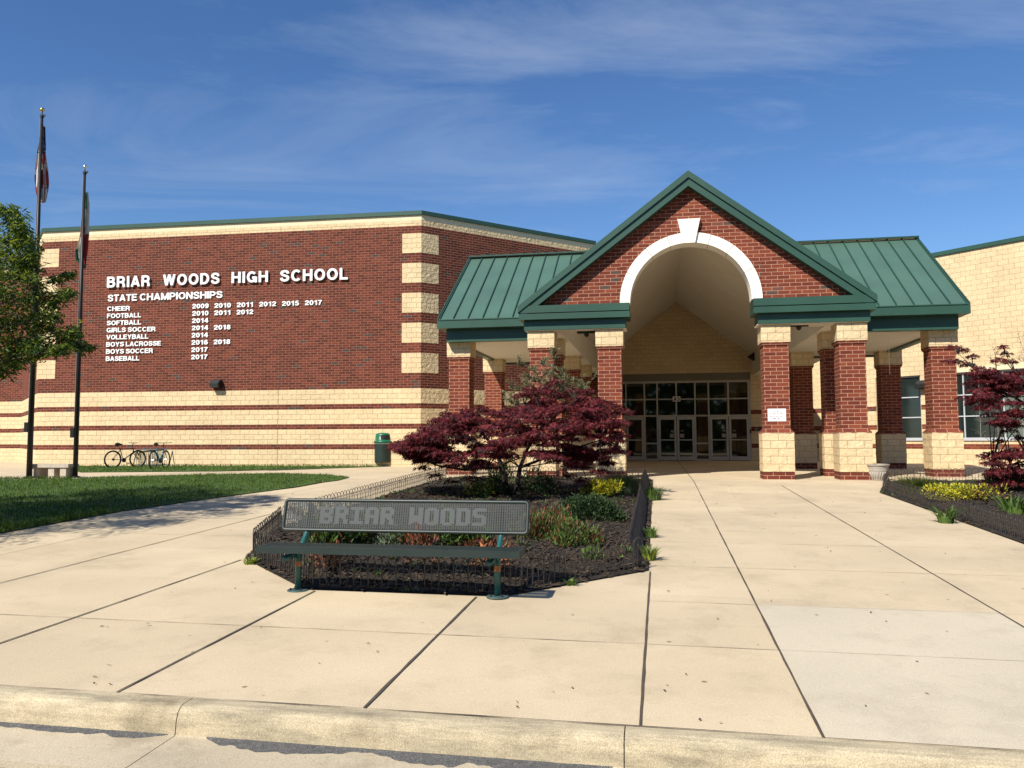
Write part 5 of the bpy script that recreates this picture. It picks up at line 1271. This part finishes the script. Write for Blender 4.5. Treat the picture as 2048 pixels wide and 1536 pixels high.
for p, r, n in gp:
    for i in range(n):
        v = Vector((random.gauss(0, 1), random.gauss(0, 1), random.gauss(0, .8)))*.5*r; q = p+v-TB; a = U(0, 6.283)
        mi = random.choices((0, 1, 2), (2+3*max(0, v.z/r)+(1.5 if p.z > 3.6 else 0), 4, 3))[0]  # lighter leaves weighted upward: new growth, plus sunlit tops put into colour
        lf(mb, q, Vector((math.cos(a), math.sin(a), -.75+U(-.5, .5))), U(.085, .145), U(.026, .040), mi)
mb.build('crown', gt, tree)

# wood across the street, behind the camera; the door glass mirrors it
random.seed(2); mb = MB()
for k in range(9000):
    x = U(-60, 75); y = -46+U(-3, 3); h = 14+3.0*noise.noise(Vector((x*.13, 0, 0))); z = -.6+h*R()
    for j in range(3):
        lf(mb, Vector((x+U(-.6, .6), y, z+U(-.4, .4))), Vector((U(-1, 1), U(-.5, 1), U(-1, 1))), U(1.1, 1.9), U(.7, 1.1), random.choice((1, 2, 2)))
stuff(mb.build('distant_wood', gt))

# ------------------------------------------------------------------ street furniture near the wall
tb = G(766, 933)
t_ = empty('litter_bin', tb, -TH+.25, 'dark round litter bin with green domed lid standing by the brick wall corner', 'litter bin')
mb = MB(); mb.lathe([(.001, .17), (.33, .17), (.34, .19), (.345, .90), (.30, .90), (.001, .90)], 28); mb.build('bin_body', M('dark_bin_steel', (.010, .022, .018), .5, .25, 8), t_, False)
mb = MB(); mb.lathe([(.335, .90), (.352, .90), (.352, .945), (.335, .945)], 28); mb.build('liner_rim', m_steel, t_, True)
m_lid = M('green_plastic_lid', (.006, .105, .055), .35, .08, 4)
mb = MB(); mb.lathe([(.36, .945), (.385, .96), (.385, 1.0), (.35, 1.03), (.32, 1.05), (.305, 1.26), (.285, 1.31), (.20, 1.345), (.001, 1.355)], 28); ld = mb.build('lid', m_lid, t_, True)
mb = MB(); 
for ang in (-math.pi/2+.35, math.pi/2+.35):
    P = []
    for a, z in ((-.62, 1.08), (.62, 1.08), (.55, 1.27), (-.55, 1.27)): P.append((.325*math.cos(ang+a), .325*math.sin(ang+a), z))
    n_ = 8
    for i in range(n_):
        a0, a1 = -.6+1.2*i/n_, -.6+1.2*(i+1)/n_
        mb.poly([(.322*math.cos(ang+a0), .322*math.sin(ang+a0), 1.08), (.322*math.cos(ang+a1), .322*math.sin(ang+a1), 1.08), (.312*math.cos(ang+a1), .312*math.sin(ang+a1), 1.255), (.312*math.cos(ang+a0), .312*math.sin(ang+a0), 1.255)])
mb.build('lid_opening', m_black, ld)
mb = MB(); mb.tube([(0, 0, -.02), (0, 0, .2)], .045, 10); mb.box(-.12, .12, -.12, .12, 0, .012); mb.build('post', m_dark, t_)
# second dark bin in the shade by the doors
t_ = empty('litter_bin', W(-2.75, 7.2), -TH, 'black litter bin in the shade beside the left arch column', 'litter bin')
mb = MB(); mb.lathe([(.001, 0), (.22, 0), (.25, .8), (.26, .82), (.24, .86), (.15, .92), (.001, .94)], 20); mb.build('bin_body', m_black, t_, True)
mb = MB(); mb.lathe([(.262, .80), (.268, .80), (.268, .835), (.262, .835)], 20); mb.build('rim', m_dark, t_, True)

# concrete bench between the flagpoles
c0 = G(108, 957)
t_ = empty('concrete_bench', c0, math.radians(-10), 'pale concrete slab bench on blocky legs standing between the two flagpoles', 'bench')
def bx(x0, x1, y0, y1, z0, z1):
    mb = MB(); mb.box(x0, x1, y0, y1, z0, z1); return mb
o = bx(-.70, .62, -.22, .22, .32, .42).build('slab', m_stone, t_); bv = o.modifiers.new('bevel', 'BEVEL'); bv.width = .012
for x in (-.60, -.05, .33): bx(x, x+.19, -.18, .30, 0, .32).build('leg', m_stone, t_)

# bicycles
m_tyre = M('tyre_rubber', (.012, .012, .012), .8, .1); m_rim = M('alloy_rim', (.35, .35, .35), .35, 0, metal=.7)
def bicycle(rear, front, fcol, lab, steer=0.0, lean=0.0):
    d = Vector(front)-Vector(rear); t_ = empty('bicycle', Vector(rear), 0, lab, 'bicycle', 'bicycles at the bike rack')
    t_.rotation_euler = (lean, 0, math.atan2(d.y, d.x)); WB, r = 1.04, .335
    mf = M('bike_frame_paint', fcol, .3, .1) if 'bike_frame_paint' not in MATS or True else None
    bb, seat, head0, head1 = Vector((.43, 0, .30)), Vector((.27, 0, .78)), Vector((.86, 0, .62)), Vector((.82, 0, .78))
    mb = MB()
    for a, b, rr in ((bb, seat, .018), (seat-Vector((-.01, 0, .06)), head1-Vector((0, 0, .03)), .019), (bb, head0, .021), (head0, head1, .021)): mb.tube([a, b], rr, 8)
    for y in (-.06, .06): mb.tube([bb+Vector((0, y*.4, 0)), Vector((0, y, r))], .010, 6); mb.tube([seat+Vector((.02, y*.3, -.08)), Vector((0, y, r))], .009, 6)
    mb.build('frame', mf, t_)
    mb = MB(); mb.tube([seat, seat+Vector((-.04, 0, .13))], .013, 6); mb.build('seat_post', m_rim, t_)
    mb = MB(); mb.tube([Vector((.09, 0, .925)), Vector((.18, 0, .93)), Vector((.28, 0, .925)), Vector((.38, 0, .91))], [.05, .075, .045, .02], 8); mb.build('saddle', m_black, t_)
    mb = MB()
    for y in (-.055, .055): mb.tube([head0+Vector((0, y, 0)), Vector((WB, y, r))], .014, 6)
    mb.tube([head0+Vector((0, -.06, .02)), head0+Vector((0, .06, .02))], .02, 6); mb.build('fork', m_dark, t_)
    mb = MB(); hc = head1+Vector((.06, 0, .20)); mb.tube([head1, head1+Vector((-.02, 0, .14)), hc], .015, 6); mb.tube([hc+Vector((-.06, -.32, .01)), hc+Vector((0, -.1, 0)), hc+Vector((0, .1, 0)), hc+Vector((-.06, .32, .01))], .014, 6); mb.build('handlebar', m_black, t_)
    for x in (0, WB):
        mb = MB(); mb.tube([(x+r*math.cos(a), 0, r+r*math.sin(a)) for a in [2*math.pi*i/28 for i in range(29)]], .026, 6, caps=False); wh = mb.build('wheel', m_tyre, t_, True)
        mb = MB(); mb.tube([(x+(r-.035)*math.cos(a), 0, r+(r-.035)*math.sin(a)) for a in [2*math.pi*i/28 for i in range(29)]], .010, 4, caps=False)
        for i in range(14): a = 2*math.pi*i/14; mb.tube([(x, .02*(-1)**i, r), (x+(r-.04)*math.cos(a), 0, r+(r-.04)*math.sin(a))], .0022, 3, caps=False)
        mb.tube([(x, -.05, r), (x, .05, r)], .025, 8); mb.build('rim', m_rim, wh)
    mb = MB(); mb.tube([bb+Vector((0, -.05, 0)), bb+Vector((0, -.06, 0))], .09, 14); mb.tube([bb+Vector((0, -.08, 0)), bb+Vector((.12, -.09, -.12))], .011, 5); mb.tube([bb+Vector((0, .08, 0)), bb+Vector((-.12, .09, .12))], .011, 5); mb.box(bb.x+.07, bb.x+.17, -.19, -.09, bb.z-.14, bb.z-.11); mb.tube([(0, -.05, r), (0, -.06, r)], .05, 10); mb.build('crankset', m_black, t_)
    return t_
pb = G(225, 936)
bicycle(pb, pb+Vector((.57, .82, 0)), (.02, .018, .018), 'black bicycle seen side on at the left end of the bike rack')
pb = G(306, 938)
bicycle(pb, pb+Vector((.03, 1.0, 0)), (.02, .20, .28), 'blue and black bicycle seen nearly end on at the right end of the bike rack')
ra, rb_ = Vector((-15.74, 34.25, 0)), Vector((-14.2, 34.15, 0))
t_ = empty('bike_rack', ra, math.atan2((rb_-ra).y, (rb_-ra).x), 'low dark metal comb style bike rack on the grass behind the bicycles', 'bike rack')
L = (rb_-ra).length
mb = MB(); mb.tube([(0, 0, .70), (L, 0, .70)], .025, 8); mb.tube([(0, 0, .08), (L, 0, .08)], .02, 6); mb.build('rail', m_dark, t_)
mb = MB()
for k in range(19): x = L*k/18; mb.tube([(x, 0, 0), (x, 0, .70)], .010, 5)
mb.build('bar', m_dark, t_)
mb = MB(); mb.tube([(L, -.3, 0), (L, 0, .70), (L, .3, 0)], .022, 6); mb.tube([(0, -.3, 0), (0, 0, .70), (0, .3, 0)], .022, 6); mb.build('end_frame', m_dark, t_)

# planter pot by the column
pc = G(1764, 961); pc.z = 0
t_ = empty('planter_pot', pc+Vector((0, .22, 0)), 0, 'grey fluted plastic planter pot standing beside the brick column', 'planter')
m_pot = M('grey_plastic_pot', (.34, .31, .27), .6, .08, 5)
mb = MB(); mb.lathe([(.001, 0), (.175, 0), (.18, .02), (.235, .235), (.24, .24), (.245, .26), (.24, .27), (.262, .37), (.285, .375), (.29, .41), (.27, .41), (.25, .36), (.001, .35)], 36); mb.build('pot_body', m_pot, t_, False)
mb = MB()
for k in range(22):
    a = 2*math.pi*k/22; r0, r1 = .182, .236
    mb.tube([(r0*math.cos(a), r0*math.sin(a), .03), (r1*math.cos(a), r1*math.sin(a), .22)], [.013, .016], 5)
mb.build('fluting', m_pot, t_, True)
mb = MB(); mb.lathe([(.001, .355), (.252, .355)], 24); mb.build('soil', m_mulch, t_)

# leaf litter and gum spots lying on the paving
random.seed(44); mb = MB()
for k in range(240):
    s, t = U(-9, 8), -18+17*R()**1.4
    if inLB(s, t) or inRB(s, t) or inL(s, t): continue
    p = Wg(s, t, .009); a = U(0, 6.283); L, wd = U(.008, .022)*(1+.5*(t > -13)), U(.004, .009); d = Vector((math.cos(a), math.sin(a), U(-.05, .1))); x = Vector((-d.y, d.x, 0))
    mb.poly([tuple(p-d*L), tuple(p+x*wd+Vector((0, 0, U(0, .01)))), tuple(p+d*L), tuple(p-x*wd)], random.randrange(2))
stuff(mb.build('leaf_litter', [M('litter_dark', (.05, .035, .022), .9, .2), M('litter_brown', (.14, .085, .045), .9, .2)]))
